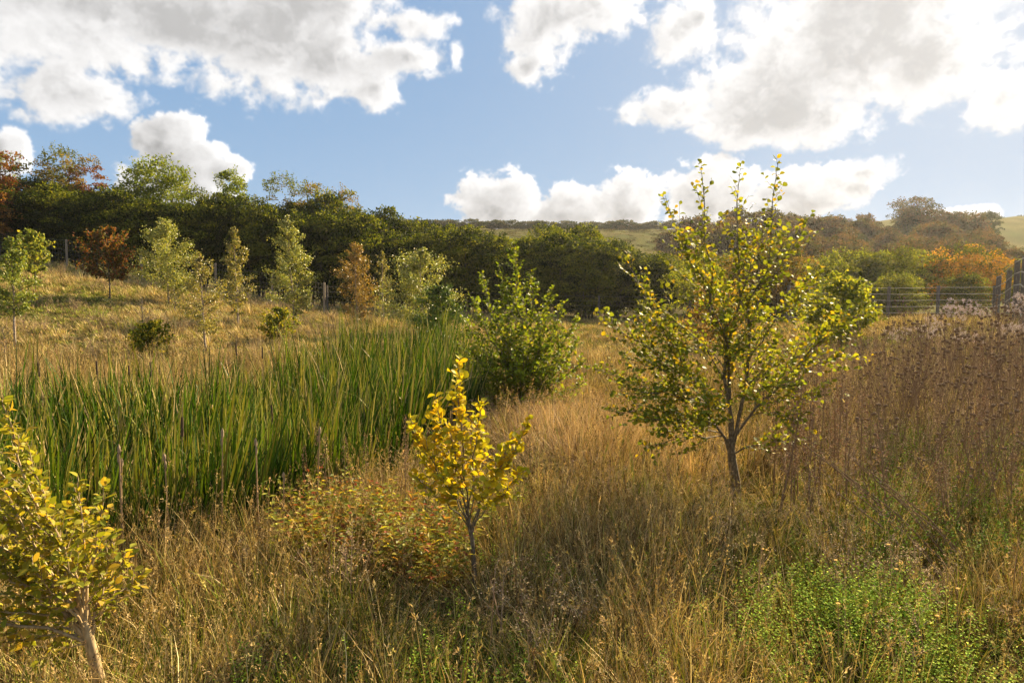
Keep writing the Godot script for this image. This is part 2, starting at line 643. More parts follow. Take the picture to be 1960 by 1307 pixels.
func drop(sc: Array, r: RandomNumberGenerator, p: Vector3, size: float, tall: float, lean: Vector3, col: Color) -> void:
	var s: Scatter = sc[r.randi() % sc.size()]
	var up := (Vector3.UP + lean).normalized()
	var a := r.randf() * TAU
	var f := Vector3(cos(a), 0, sin(a))
	var x := up.cross(f).normalized()
	var z := x.cross(up)
	s.xf.append(Transform3D(Basis(x * size, up * tall, z * size), p))
	s.col.append(col)

# dead wiry stems with side twigs and tiny seed clusters
func weed(s: int, n: int, h: float, spread: float, pal: Array, seedpal: Array, twigs: int, seeds: int, seed_size: float) -> ArrayMesh:
	var r := seeded(s)
	var m := Mb.new()
	for k in n:
		var a := r.randf() * TAU
		var p := Vector3(cos(a), 0, sin(a)) * sqrt(r.randf()) * spread
		var up := (Vector3.UP + rnd_dir(r) * 0.22).normalized()
		var l := h * r.randf_range(0.6, 1.1)
		var c := pick(r, pal, 0.3)
		for cross in 2:
			var sb := cross * PI / 2 + r.randf()
			blade(m, p, up, rnd_dir(r) * 0.02, l, 0.0075, 2, c, c, Vector3(cos(sb), 0, sin(sb)))
		for j in twigs:
			var t := lerpf(0.35, 0.98, float(j) / twigs)
			var b := r.randf() * TAU
			var d := (up * 1.2 + Vector3(cos(b), 0, sin(b))).normalized()
			var q := p + up * l * t
			var tl := h * 0.28 * (1.15 - t) * r.randf_range(0.6, 1.3)
			blade(m, q, d, Vector3.UP * 0.4, tl, 0.0035, 2, c, c, d.cross(Vector3.UP).normalized())
			for e in seeds:
				var sp := q + d * tl * r.randf_range(0.4, 1.0) + rnd_dir(r) * 0.015
				var dir := rnd_dir(r)
				var nr := rnd_dir(r)
				nr = (nr - dir * nr.dot(dir)).normalized()
				kite(m, sp, dir, nr, seed_size * r.randf_range(0.6, 1.4), seed_size * 0.6, pick(r, seedpal, 0.3))
	return commit(m)

# leafy stems of herbs
func herb(s: int, n: int, h: float, spread: float, leaf: float, lw: float, gap: float, pal: Array, stempal: Array) -> ArrayMesh:
	var r := seeded(s)
	var m := Mb.new()
	for k in n:
		var a := r.randf() * TAU
		var p := Vector3(cos(a), 0, sin(a)) * sqrt(r.randf()) * spread
		var d := (Vector3.UP + rnd_dir(r) * 0.3).normalized()
		var l := h * r.randf_range(0.5, 1.1)
		var sb := r.randf() * PI
		blade(m, p, d, Vector3.ZERO, l, 0.006, 2, pick(r, stempal), pick(r, stempal), Vector3(cos(sb), 0, sin(sb)))
		var nl := int(l / gap)
		for j in nl:
			var t := lerpf(0.2, 1.0, float(j) / nl)
			var b := j * 2.4 + r.randf()
			var dir := (Vector3(cos(b), r.randf_range(-0.2, 0.7), sin(b))).normalized()
			var nr := Vector3.UP + rnd_dir(r) * 0.6
			nr = (nr - dir * nr.dot(dir)).normalized()
			kite(m, p + d * l * t, dir, nr, leaf * r.randf_range(0.6, 1.2) * (1.2 - 0.5 * t), lw, pick(r, pal, 0.3))
	return commit(m)

# ---------------------------------------------------------------- the place
func _ready() -> void:
	# camera
	var cam := Camera3D.new()
	cam.name = "camera"
	add_child(cam)
	cam.position = Vector3(0, 2.4, 0)
	cam.rotation_degrees = Vector3(-5.14, 0, 0)
	cam.fov = 50.05
	cam.near = 0.05
	cam.far = 1500
	cam.current = true
	# sky, exposure, air
	var env := Environment.new()
	env.tonemap_mode = Environment.TONE_MAPPER_LINEAR
	env.tonemap_exposure = 4.2
	env.background_energy_multiplier = 0.232
	env.sdfgi_enabled = true
	env.ssao_enabled = true
	env.ssil_enabled = true
	env.volumetric_fog_enabled = true
	env.volumetric_fog_density = 0.0002
	env.volumetric_fog_albedo = Color(0.96, 0.97, 1.0)
	env.volumetric_fog_anisotropy = 0.6
	make_sky(env)
	var we := WorldEnvironment.new()
	we.name = "environment"
	we.environment = env
	add_child(we)
	# sun, to the right and a little ahead
	var sun := DirectionalLight3D.new()
	sun.name = "sun"
	add_child(sun)
	sun.light_energy = 1.6
	sun.light_color = Color(1.0, 0.90, 0.73)
	sun.light_angular_distance = 0.5
	sun.shadow_enabled = true
	sun.rotation_degrees = Vector3(-sun_el, 180.0 - sun_az, 0)
	print("sky done ", Time.get_ticks_msec())

	relief.seed = 3
	relief.frequency = 0.16
	patch.seed = 11
	patch.frequency = 0.22
	patch.fractal_octaves = 3
	patch2.seed = 12
	patch2.frequency = 0.5
	patch2.fractal_octaves = 3
	make_materials()
	make_ground()
	print("ground ", Time.get_ticks_msec())
	make_far()
	print("far ", Time.get_ticks_msec())
	make_hedge()
	make_fences()
	print("hedge ", Time.get_ticks_msec())
	make_meadow_trees()
	make_front_trees()
	print("trees ", Time.get_ticks_msec())
	make_reeds()
	print("reeds ", Time.get_ticks_msec())
	make_grass()
	print("grass ", Time.get_ticks_msec())
	make_weeds()
	print("weeds ", Time.get_ticks_msec())

func make_materials() -> void:
	veg("grass", 0.65, Color(0.6, 0.56, 0.36), 0.1)
	veg("reed", 0.45, Color(0.6, 0.65, 0.2), 0.16)
	veg("leaf", 0.48, Color(1, 0.95, 0.6), 0.2)
	veg("birch_leaf", 0.4, Color(0.8, 0.8, 0.4), 0.35)
	veg("far_leaf", 0.6, Color(0.88, 0.88, 0.36), 0.15)
	veg("twig", 0.8, Color(0, 0, 0))
	mats.twig.vertex_color_use_as_albedo = false
	mats.twig.albedo_color = Color(0.10, 0.075, 0.055).linear_to_srgb()
	veg("weed", 0.75, Color(0.5, 0.5, 0.5), 0.08)
	bark("dark_bark", [Color(0.035, 0.028, 0.02), Color(0.06, 0.048, 0.034), Color(0.09, 0.075, 0.055), Color(0.13, 0.115, 0.085)], Vector3(3, 0.8, 3))
	bark("alder_bark", [Color(0.06, 0.045, 0.03), Color(0.10, 0.078, 0.05), Color(0.15, 0.12, 0.08), Color(0.22, 0.2, 0.15)], Vector3(6, 3, 6), 0.7)
	bark("pale_bark", [Color(0.18, 0.12, 0.055), Color(0.27, 0.19, 0.09), Color(0.33, 0.24, 0.12), Color(0.40, 0.31, 0.17)], Vector3(9, 2, 9), 0.6)
	bark("birch_bark", [Color(0.12, 0.08, 0.05), Color(0.22, 0.16, 0.11), Color(0.34, 0.28, 0.21), Color(0.5, 0.45, 0.38)], Vector3(5, 3, 5), 0.7)
	bark("post_wood", [Color(0.11, 0.085, 0.06), Color(0.2, 0.15, 0.10), Color(0.28, 0.22, 0.15), Color(0.36, 0.3, 0.22)], Vector3(6, 0.7, 6), 0.85)
	bark("old_wood", [Color(0.045, 0.037, 0.032), Color(0.075, 0.063, 0.055), Color(0.10, 0.088, 0.078), Color(0.14, 0.125, 0.11)], Vector3(6, 0.7, 6), 0.85)
	var w := StandardMaterial3D.new()
	w.albedo_color = Color(0.55, 0.54, 0.52)
	w.metallic = 0.1
	w.metallic_specular = 0.2
	w.roughness = 0.75
	mats.wire = w

func make_ground() -> void:
	var m := Mb.new()
	var na := 300
	var nr := 190
	var r := seeded(2)
	var tints := FastNoiseLite.new()
	tints.seed = 9
	tints.frequency = 0.11
	tints.fractal_octaves = 4
	for k in nr:
		var rad := 0.6 * pow(700.0, float(k) / (nr - 1))
		for s in na:
			# finer towards the scene, coarser behind
			var t := float(s) / na * 2.0 - 1.0
			var a := (0.55 * t + 0.45 * t * t * t) * PI
			var x := sin(a) * rad
			var z := -cos(a) * rad
			m.v.append(Vector3(x, land(x, z), z))
			var q := clampf(tints.get_noise_2d(x, z) + 0.5, 0, 1)
			var fine := r.randf_range(0.8, 1.2)
			var c: Color
			if rad > 55:
				c = Color(0.12, 0.105, 0.04).lerp(Color(0.07, 0.085, 0.025), q)
			else:
				c = Color(0.075, 0.055, 0.03).lerp(Color(0.055, 0.058, 0.02), q)
			m.c.append(Color(c.r * fine, c.g * fine, c.b * fine))
	for k in nr - 1:
		for s in na:
			var p := k * na + s
			var q := k * na + (s + 1) % na
			m.i.append_array(PackedInt32Array([p, q, p + na, q, q + na, p + na]))
	var st := SurfaceTool.new()
	st.create_from(commit(m), 0)
	st.generate_normals()
	var gm := StandardMaterial3D.new()
	gm.resource_name = "rough grassland soil"
	gm.vertex_color_use_as_albedo = true
	gm.albedo_texture = noise_tex(44, 0.03, [Color(0.45, 0.42, 0.4), Color(0.75, 0.72, 0.65), Color(1, 1, 1), Color(1.0, 0.95, 0.85)])
	gm.uv1_triplanar = true
	gm.uv1_world_triplanar = true
	gm.uv1_scale = Vector3(0.35, 0.35, 0.35)
	gm.roughness = 1.0
	gm.metallic_specular = 0.05
	var o := part("ground", st.commit(), gm, self)
	tag(o, "rough grassland ground rising to a hill behind the hedge", "ground", "", "structure")
	# dark still water under the reeds
	var wm := Mb.new()
	for k in pond.size():
		wm.v.append(Vector3(pond[k].x, -0.16, -pond[k].y))
	var idx := Geometry2D.triangulate_polygon(pond)
	for k in idx:
		wm.i.append(k)
	var wmat := StandardMaterial3D.new()
	wmat.albedo_color = Color(0.12, 0.11, 0.07)
	wmat.roughness = 0.12
	var pw := part("pond_water", commit(wm), wmat, self)
	tag(pw, "dark shallow water standing under the reed bed", "water", "", "structure")

# ---------------------------------------------------------------- hill: woods, ridge hedge, gorse
func make_far() -> void:
	var r := seeded(77)
	var brown := [Color(0.13, 0.078, 0.045), Color(0.105, 0.075, 0.04), Color(0.16, 0.09, 0.045)]
	var olive := [Color(0.08, 0.072, 0.026), Color(0.10, 0.085, 0.03), Color(0.065, 0.062, 0.022)]
	var dark := [Color(0.035, 0.05, 0.016), Color(0.05, 0.06, 0.02)]
	var kinds := []
	for k in 4:
		kinds.append(["brown", bush_mesh(900 + k, 6.5, 3.0, 0.0, 100, 60, 0.27, brown, olive, 14)])
	for k in 2:
		kinds.append(["olive", bush_mesh(920 + k, 6.2, 3.0, 0.0, 100, 60, 0.27, olive, brown, 14)])
	kinds.append(["dark green", bush_mesh(930, 6.0, 2.8, 0.0, 100, 60, 0.27, dark, olive, 8)])
	var names := ["brown_leaved_tree", "olive_leaved_tree", "dark_green_tree"]
	var row := []
	for q in [[112.0, 0.21, 0.62, 3.2, 0.98], [102.0, 0.24, 0.64, 3.2, 0.95], [93.0, 0.27, 0.66, 3.1, 0.88], [84.0, 0.29, 0.70, 3.0, 0.8], [75.0, 0.31, 0.76, 3.0, 0.68], [66.0, 0.33, 0.78, 3.0, 0.55]]:
		# depth, from x, to x, step, size
		row.append([q[0], q[0] * q[1], q[0] * q[2], q[3], q[4]])
	var places := ["the topmost row", "the second row from the top", "the upper middle row", "the lower middle row", "the row above the lowest", "the lowest row"]
	for w in row:
		var x: float = w[1]
		while x < w[2]:
			var kd: Array = kinds[r.randi() % kinds.size()]
			var d: float = w[0] + r.randf_range(-6, 6)
			var s: float = w[4] * r.randf_range(0.75, 1.2)
			var nm: String = names[0] if kd[0] == "brown" else names[1] if kd[0] == "olive" else names[2]
			bush(nm, "%s tree in %s of the hillside wood" % [kd[0], places[row.find(w)]], "tree", gp(x + r.randf_range(-1, 1), d, 0.2), kd[1], r.randf() * TAU, Vector3(s, s * r.randf_range(0.9, 1.15), s), "%s trees of the hillside wood" % kd[0])
			x += w[3] * r.randf_range(0.7, 1.25)
	# a spreading tree that tops the wood, and a pine
	var flat := bush_mesh(951, 9.5, 4.6, 4.6, 60, 70, 0.25, olive, brown, 10)
	bush("spreading_tree", "broad flat-crowned tree standing above the hillside wood", "tree", gp(63, 116, 0.2), flat, 0.3, Vector3(0.95, 0.92, 0.95))
	var pine := bush_mesh(952, 9.0, 2.2, 1.2, 60, 70, 0.22, dark, dark, 6)
	bush("pine_tree", "narrow dark pine standing at the edge of the hillside wood", "tree", gp(76, 117, 0.2), pine, 0.0, Vector3(0.75, 0.78, 0.75))
	# hedge on the skyline
	var low := bush_mesh(960, 2.4, 2.2, 0.0, 34, 46, 0.22, dark, olive, 6)
	var x := -24.0
	while x < 44:
		var s := r.randf_range(0.8, 1.15)
		bush("skyline_shrub", "low dark shrub in the hedge along the grassy skyline", "shrub", gp(x, 176 + r.randf_range(-1, 1), 0.2), low, r.randf() * TAU, Vector3(s * 1.3, s * 0.95, s * 1.1), "shrubs of the skyline hedge")
		x += r.randf_range(1.1, 1.7)
	var g1 := bush_mesh(961, 2.2, 2.4, 0.0, 30, 40, 0.25, dark, dark, 2)
	for q in [[132.0, 205.0, 1.0], [139.0, 214.0, 1.2], [146.0, 208.0, 0.9], [151.0, 218.0, 1.1], [126.0, 196.0, 0.7]]:
		bush("gorse_bush", "small dark gorse bush on the bare hilltop", "shrub", gp(q[0], q[1], 0.1), g1, q[0], Vector3.ONE * q[2], "gorse bushes on the hilltop")

	# shrubs in front of the wood, behind the right-hand fence
	var lime := [Color(0.26, 0.27, 0.04), Color(0.33, 0.31, 0.05), Color(0.20, 0.23, 0.035)]
	var orange := [Color(0.52, 0.23, 0.045), Color(0.45, 0.24, 0.055), Color(0.36, 0.22, 0.05)]
	var oliv2 := [Color(0.12, 0.13, 0.028), Color(0.16, 0.15, 0.035), Color(0.09, 0.11, 0.022)]
	var b_lime := bush_mesh(970, 4.6, 2.4, -0.2, 130, 90, 0.13, lime, oliv2, 26)
	var b_lim2 := bush_mesh(971, 4.4, 2.3, -0.2, 130, 90, 0.13, oliv2, lime, 26)
	var b_or := bush_mesh(972, 4.6, 2.9, 0.0, 140, 90, 0.13, orange, oliv2, 24)
	var b_brn := bush_mesh(973, 4.0, 1.9, 0.0, 90, 70, 0.12, [Color(0.25, 0.15, 0.05), Color(0.2, 0.14, 0.05)], oliv2, 20)
	var rows := [
		[b_lime, "lime_shrub", "lime green shrub behind the barbed wire fence", [[21.6, 45, 0.80], [24.0, 45, 0.84], [22.9, 46.8, 0.76], [31.6, 44, 0.74]]],
		[b_lim2, "olive_shrub", "olive green shrub behind the barbed wire fence", [[16.0, 44, 0.75], [18.5, 43, 0.72], [20.6, 45, 0.85], [19.3, 46, 0.7], [29.5, 48, 0.72], [34, 47, 0.8], [13.2, 46, 0.8], [21.3, 40.5, 0.55], [17.3, 40, 0.5], [25.6, 41.5, 0.55], [37, 45, 0.8], [29.6, 41.5, 0.5], [33, 42, 0.55]]],
		[b_or, "orange_shrub", "orange autumn shrub behind the barbed wire fence", [[27.4, 44.3, 0.84]]],
		[b_brn, "brown_shrub", "brownish shrub behind the large alder", [[14.8, 41, 1.0], [12.8, 40, 0.85], [10.6, 43, 0.9]]]]
	for q in rows:
		for w in q[3]:
			bush(q[1], ("low " if w[2] < 0.6 else "") + q[2], "shrub", gp(w[0], w[1], 0.05), q[0], w[0] * 3.0, Vector3.ONE * w[2] * 1.15, "" if q[3].size() == 1 else q[1].replace("_", " ") + "s behind the fence")
	var y2 := bush_mesh(975, 3.6, 1.6, 0.2, 60, 60, 0.11, lime, oliv2, 20)
	bush("yellow_green_shrub", "yellow-green shrub left of the alder at the end of the hedge", "shrub", gp(9.2, 37, 0.05), y2, 0.0, Vector3.ONE)

# ---------------------------------------------------------------- the hedge
func make_hedge() -> void:
	var r := seeded(31)
	var dark := [Color(0.036, 0.052, 0.012), Color(0.052, 0.068, 0.014), Color(0.028, 0.042, 0.011)]
	var mid := [Color(0.17, 0.19, 0.025), Color(0.24, 0.23, 0.035), Color(0.10, 0.125, 0.018)]  # olive leaves, lightened so that sunlit hedge tops are painted into the colour
	var protos := []
	for k in 4:
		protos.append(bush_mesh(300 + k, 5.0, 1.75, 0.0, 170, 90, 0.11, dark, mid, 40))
	for k in 3:
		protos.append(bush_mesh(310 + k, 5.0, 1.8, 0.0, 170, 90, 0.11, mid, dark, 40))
	# heights of the hedge along x
	var hs := [[-34.0, 5.0], [-29.0, 4.6], [-25.0, 4.8], [-22.0, 4.6], [-19.5, 5.0], [-16.0, 5.2], [-13.0, 5.4], [-10.0, 6.0], [-8.3, 5.7], [-6.5, 5.1], [-4.5, 5.0], [-2.4, 4.6], [0.6, 4.6], [3.6, 4.9], [6.0, 4.3], [8.5, 3.7]]
	for pass_ in 2:
		var x := -35.0 + pass_ * 0.8
		while x < 9.0:
			var h := 5.0
			for k in hs.size() - 1:
				if x >= hs[k][0] and x <= hs[k + 1][0]:
					h = lerpf(hs[k][1], hs[k + 1][1], (x - hs[k][0]) / (hs[k + 1][0] - hs[k][0]))
			h *= r.randf_range(0.86, 1.05) * (0.92 if pass_ == 0 else 1.0)
			var k := r.randi() % 7
			if x > -3.0 and k < 4 and r.randf() < 0.6:
				k = 4 + k % 3
			var s := h / 4.45
			var u := x / 40.2
			var behind := "at the red-leaved tree"
			for q in [[-0.62, "behind the small open green tree"], [-0.56, "behind the rust-topped young tree"], [-0.46, "behind the broad silvery birch"], [-0.385, "behind the narrow brownish birch"], [-0.28, "behind the tall pointed birch"], [-0.2, "behind the amber birch"], [-0.1, "behind the round bushy birch"], [0.05, "behind the dense green alder"], [0.14, "left of the large alder"], [0.18, "behind the large alder's twigs"]]:
				if u > q[0] - 0.03:
					behind = q[1]
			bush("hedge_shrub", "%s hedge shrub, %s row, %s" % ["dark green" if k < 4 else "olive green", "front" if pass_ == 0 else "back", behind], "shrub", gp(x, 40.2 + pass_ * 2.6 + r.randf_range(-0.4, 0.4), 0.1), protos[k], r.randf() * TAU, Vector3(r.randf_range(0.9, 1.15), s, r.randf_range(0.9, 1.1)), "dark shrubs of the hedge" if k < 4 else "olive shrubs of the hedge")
			x += r.randf_range(1.5, 2.1)
	# taller trees that rise out of it
	var red := [Color(0.24, 0.085, 0.045), Color(0.19, 0.08, 0.04), Color(0.28, 0.13, 0.05)]
	var tan := [Color(0.30, 0.19, 0.06), Color(0.24, 0.17, 0.05), Color(0.2, 0.17, 0.05)]
	var lime := [Color(0.22, 0.27, 0.04), Color(0.28, 0.30, 0.05), Color(0.17, 0.22, 0.035)]
	var ash := [Color(0.17, 0.20, 0.045), Color(0.21, 0.22, 0.05), Color(0.12, 0.15, 0.03)]
	var tall := [
		# name, label, seed, height, half width, skirt, leaves, other leaves, x, depth, clumps, leaves each, leaf, shoots
		["red_leaved_tree", "dark red maple-like tree rising from the hedge", 401, 6.3, 1.7, 0.8, red, mid, -27.9, 40.9, 110, 80, 0.12, 14],
		["tan_leaved_tree", "tan and golden tree, tallest beside the red one", 402, 7.2, 1.5, 1.6, tan, mid, -26.2, 43.0, 100, 75, 0.10, 24],
		["crimson_tree", "small crimson-topped tree beside the tan tree in the hedge", 403, 6.9, 1.2, 2.4, red, tan, -24.5, 43.0, 60, 65, 0.10, 14],
		["orange_brown_tree", "orange-brown low tree hanging over the fence", 404, 3.9, 1.3, 0.9, [Color(0.36, 0.19, 0.06), Color(0.3, 0.16, 0.05)], red, -27.4, 39.0, 46, 60, 0.12, 4],
		["ash_tree", "broad pale green ash tree rising from the hedge", 405, 7.4, 2.3, 1.4, ash, lime, -20.7, 43.2, 130, 80, 0.13, 60],
		["lime_green_tree", "narrow bright lime green tree rising from the hedge", 406, 7.3, 1.15, 2.0, lime, lime, -16.3, 43.0, 70, 80, 0.11, 24],
		["yellow_green_tree", "yellow-green spreading tree among the dark hedge shrubs", 407, 5.8, 1.9, 1.2, lime, mid, -18.0, 41.2, 80, 65, 0.10, 24],
		["thin_tree", "thin half-bare brownish tree standing above the hedge", 408, 7.5, 1.3, 3.6, [Color(0.16, 0.12, 0.05), Color(0.12, 0.1, 0.04)], ash, -13.9, 44.0, 26, 30, 0.10, 30],
		["golden_brown_tree", "golden brown tree beside the green one above the hedge", 409, 7.3, 1.7, 2.0, tan, mid, -11.9, 43.5, 90, 66, 0.10, 28],
		["fresh_green_tree", "fresh yellow-green tree at the end of the high hedge", 410, 7.1, 1.4, 1.8, [Color(0.18, 0.19, 0.035), Color(0.24, 0.22, 0.045)], tan, -10.0, 43.5, 80, 66, 0.10, 26],
		["willow_tree", "grey-green willow shoots above the hedge end", 411, 5.6, 1.0, 1.0, ash, mid, 4.4, 43.0, 40, 50, 0.10, 30]]
	for q in tall:
		bush(q[0], q[1], "tree", gp(q[8], q[9], 0.05), bush_mesh(q[2], q[3], q[4], q[5], q[10], q[11], q[12], q[6], q[7], q[13]), 0.0, Vector3.ONE)

# ---------------------------------------------------------------- fences
func rod(a: Vector3, b: Vector3, rad: float, sides := 4) -> ArrayMesh:
	var m := Mb.new()
	tube(m, PackedVector3Array([a, b]), rad, rad, sides, Color.WHITE)
	return commit(m)

func post_mesh(h: float, rad: float) -> ArrayMesh:
	var m := Mb.new()
	tube(m, PackedVector3Array([Vector3(0, -0.4, 0), Vector3(0, h * 0.5, 0), Vector3(0, h - 0.02, 0)]), rad * 1.03, rad * 0.97, 12, Color.WHITE)
	tube(m, PackedVector3Array([Vector3(0, h - 0.02, 0), Vector3(0, h, 0)]), rad * 0.97, rad * 0.86, 12, Color.WHITE)
	tube(m, PackedVector3Array([Vector3(0, h, 0), Vector3(0, h + 0.004, 0)]), rad * 0.86, 0.001, 12, Color.WHITE)
	return commit(m)

func fence(label: String, spots: Array, h: float, rad: float, wires: int, upright: float, wood: Material, barbs: bool) -> void:
	var t := thing("wire_fence", label, "fence", Vector3.ZERO)
	var pm := post_mesh(h, rad)
	for p in spots:
		var o := part("post", pm, wood, t)
		o.position = p
		o.rotation.z = sin(p.x * 7.0) * 0.02
	for k in spots.size() - 1:
		var a: Vector3 = spots[k]
		var b: Vector3 = spots[k + 1]
		var off := (b - a).cross(Vector3.UP).normalized() * (rad + 0.008)
		for w in wires:
			var y := h * (0.06 + 0.9 * w / (wires - 1))
			var m := Mb.new()
			tube(m, PackedVector3Array([a + off + Vector3.UP * y, (a + b) / 2 + off + Vector3.UP * (y - 0.012), b + off + Vector3.UP * y]), 0.008 if barbs else 0.0026, 0.008 if barbs else 0.0026, 4, Color.WHITE)
			if barbs:
				var n := int(a.distance_to(b) / 0.16)
				for j in n:
					var q := a.lerp(b, (j + 0.5) / n) + off + Vector3.UP * y
					tube(m, PackedVector3Array([q - Vector3(0.004, 0.018, 0.008), q + Vector3(0.004, 0.018, 0.008)]), 0.006, 0.006, 3, Color.WHITE)
			part("wire", commit(m), mats.wire, t)
		if upright > 0:
			var m := Mb.new()
			var n := int(a.distance_to(b) / upright)
			for j in n:
				var q := a.lerp(b, (j + 0.5) / n) + off
				tube(m, PackedVector3Array([q + Vector3.UP * h * 0.06, q + Vector3.UP * h * 0.96]), 0.0022, 0.0022, 3, Color.WHITE)
			part("upright_wires", commit(m), mats.wire, t, "stuff")

func make_fences() -> void:
	var left := []
	for q in [[-36.0, 38.6], [-31.2, 38.2], [-26.6, 37.8], [-22.6, 37.3], [-18.6, 36.9], [-14.75, 36.5], [-11.8, 36.0], [-9.1, 35.4]]:
		left.append(gp(q[0], q[1]))
	fence("wire mesh fence with pale round posts below the high hedge", left, 1.5, 0.055, 7, 0.16, mats.post_wood, false)
	var mid := []
	for q in [[-9.0, 35.6], [-4.5, 37.2], [0.0, 37.8], [4.5, 37.8], [9.0, 37.0], [13.3, 35.6]]:
		mid.append(gp(q[0], q[1]))
	fence("low dark-posted wire fence along the foot of the hedge behind the alder", mid, 1.35, 0.05, 6, 0.0, mats.old_wood, false)
	var right := []
	for q in [[13.4, 35.5], [15.7, 35.2], [17.9, 34.8], [19.8, 34.0], [21.55, 32.7]]:
		right.append(gp(q[0], q[1]) + Vector3(0.0, 0, 0.02))
	fence("barbed wire fence with grey posts below the orange shrub", right, 1.95, 0.075, 7, 0.0, mats.old_wood, true)
	var side := []
	for q in [[21.55, 32.5], [20.4, 30.2], [19.0, 27.6], [17.1, 24.5], [14.9, 21.2]]:
		side.append(gp(q[0], q[1]) + Vector3(0.0, 0, 0.05))
	fence("tall dark post fence running out from the barbed wire corner", side, 2.35, 0.10, 6, 0.0, mats.old_wood, true)

# ---------------------------------------------------------------- young trees on the meadow
func make_meadow_trees() -> void:
	var silver := [Color(0.40, 0.41, 0.14), Color(0.32, 0.35, 0.10), Color(0.45, 0.40, 0.12), Color(0.18, 0.20, 0.055)]
	var green := [Color(0.24, 0.30, 0.06), Color(0.29, 0.33, 0.07), Color(0.34, 0.32, 0.06), Color(0.15, 0.20, 0.04)]
	var amber := [Color(0.42, 0.25, 0.08), Color(0.34, 0.22, 0.07), Color(0.26, 0.20, 0.06)]
	var mixed := [Color(0.42, 0.33, 0.12), Color(0.33, 0.30, 0.09), Color(0.2, 0.2, 0.06)]
	var rust := [Color(0.26, 0.10, 0.04), Color(0.18, 0.10, 0.035), Color(0.12, 0.11, 0.03), Color(0.10, 0.10, 0.025)]
	var yell := [Color(0.34, 0.30, 0.03), Color(0.22, 0.24, 0.03), Color(0.12, 0.17, 0.025)]
	var items := [
		# name, label, x, depth, height, half width, clear stem, leaves, leaf size, palette, fullness
		["birch_tree", "glossy green young birch on a thin bare stem beside the reeds", -13.33, 19.5, 3.1, 0.72, 0.95, 2600, 0.05, green, 0.0],
		["young_tree", "small open broad-leaved green tree on the slope by the fence", -18.6, 28.6, 2.4, 0.85, 0.75, 700, 0.11, green, 0.4],
		["young_tree", "rust-topped young tree with a dark stem on the slope", -15.82, 28.8, 2.75, 1.15, 0.75, 1900, 0.085, rust, 0.6],
		["birch_tree", "broad silvery birch, the widest on the slope", -14.1, 30.0, 3.4, 1.35, 0.25, 5200, 0.055, silver, 0.5],
		["birch_tree", "slender sparse birch with fine twigs in front of the broad one", -8.62, 20.45, 2.7, 0.85, 0.45, 2300, 0.042, mixed, 0.2],
		["birch_tree", "narrow brownish birch between two wider birches", -9.55, 25.4, 3.5, 0.72, 0.4, 2600, 0.05, mixed, 0.0],
		["birch_tree", "tall pointed silver-green birch with a pale stem", -8.43, 28.25, 4.15, 1.05, 0.35, 4600, 0.055, silver, 0.1],
		["birch_tree", "amber coloured young birch near the fence post", -6.42, 30.3, 3.4, 1.1, 0.3, 3200, 0.05, amber, 0.2],
		["birch_tree", "very thin half-bare birch with a pale straight stem", -5.55, 31.5, 3.2, 0.7, 0.3, 700, 0.05, mixed, 0.1],
		["birch_tree", "round bushy grey-green birch at the far end of the reeds", -3.34, 27.4, 3.1, 1.5, 0.2, 5200, 0.055, silver, 0.7],
		["birch_tree", "dark green low bushy tree beside the round birch", -2.25, 23.0, 2.0, 0.95, 0.1, 3000, 0.06, [Color(0.09, 0.14, 0.03), Color(0.07, 0.11, 0.02), Color(0.12, 0.16, 0.035)], 0.8],
		["low_shrub", "small round yellow-green shrub on the grass beside a dock stalk", -9.57, 19.3, 1.0, 0.55, 0.05, 1100, 0.065, yell, 0.9],
		["low_shrub", "yellow-green shrub behind the reeds below the pointed birch", -7.3, 22.9, 1.05, 0.62, 0.05, 1100, 0.065, yell, 0.9],
		["low_shrub", "bright yellow-green shrub behind the alder by the right-hand fence", 10.2, 22.6, 2.0, 1.25, 0.1, 3000, 0.09, [Color(0.36, 0.36, 0.04), Color(0.26, 0.3, 0.035), Color(0.15, 0.2, 0.03)], 0.9],
		["low_shrub", "brown-leaved shrub seen through the alder branches", 6.6, 24.0, 1.9, 1.1, 0.1, 2200, 0.07, amber, 0.9]]
	var k := 0
	for q in items:
		k += 1
		var where := gp(q[2], q[3], 0.03)
		var mesh := birch_mesh(600 + k * 3, q[4], q[5], q[6], q[7], q[8], q[9], q[10])
		young_tree(q[0], q[1], where, mesh, mats.birch_bark if q[0] == "birch_tree" else mats.dark_bark, mats.birch_leaf if q[0] == "birch_tree" else mats.leaf, "shrub" if q[0] == "low_shrub" else "tree")
	# bare dead saplings
	for q in [[-12.3, 17.6, 1.1, "bare twiggy dead sapling beside the glossy birch"], [-10.9, 21.5, 1.3, "bare brown twig bush on the grass slope"], [-12.7, 27.5, 0.9, "tiny leafless sapling beside the rust-topped tree"]]:
		var w := birch_mesh(int(q[1] * 10), q[2], 0.35, 0.2, 0, 0.02, mixed, 0.3)
		var t := thing("dead_sapling", q[3], "sapling", gp(q[0], q[1]))
		part("stem", w[0], mats.twig, t)
		part("twigs", w[1], mats.twig, t)

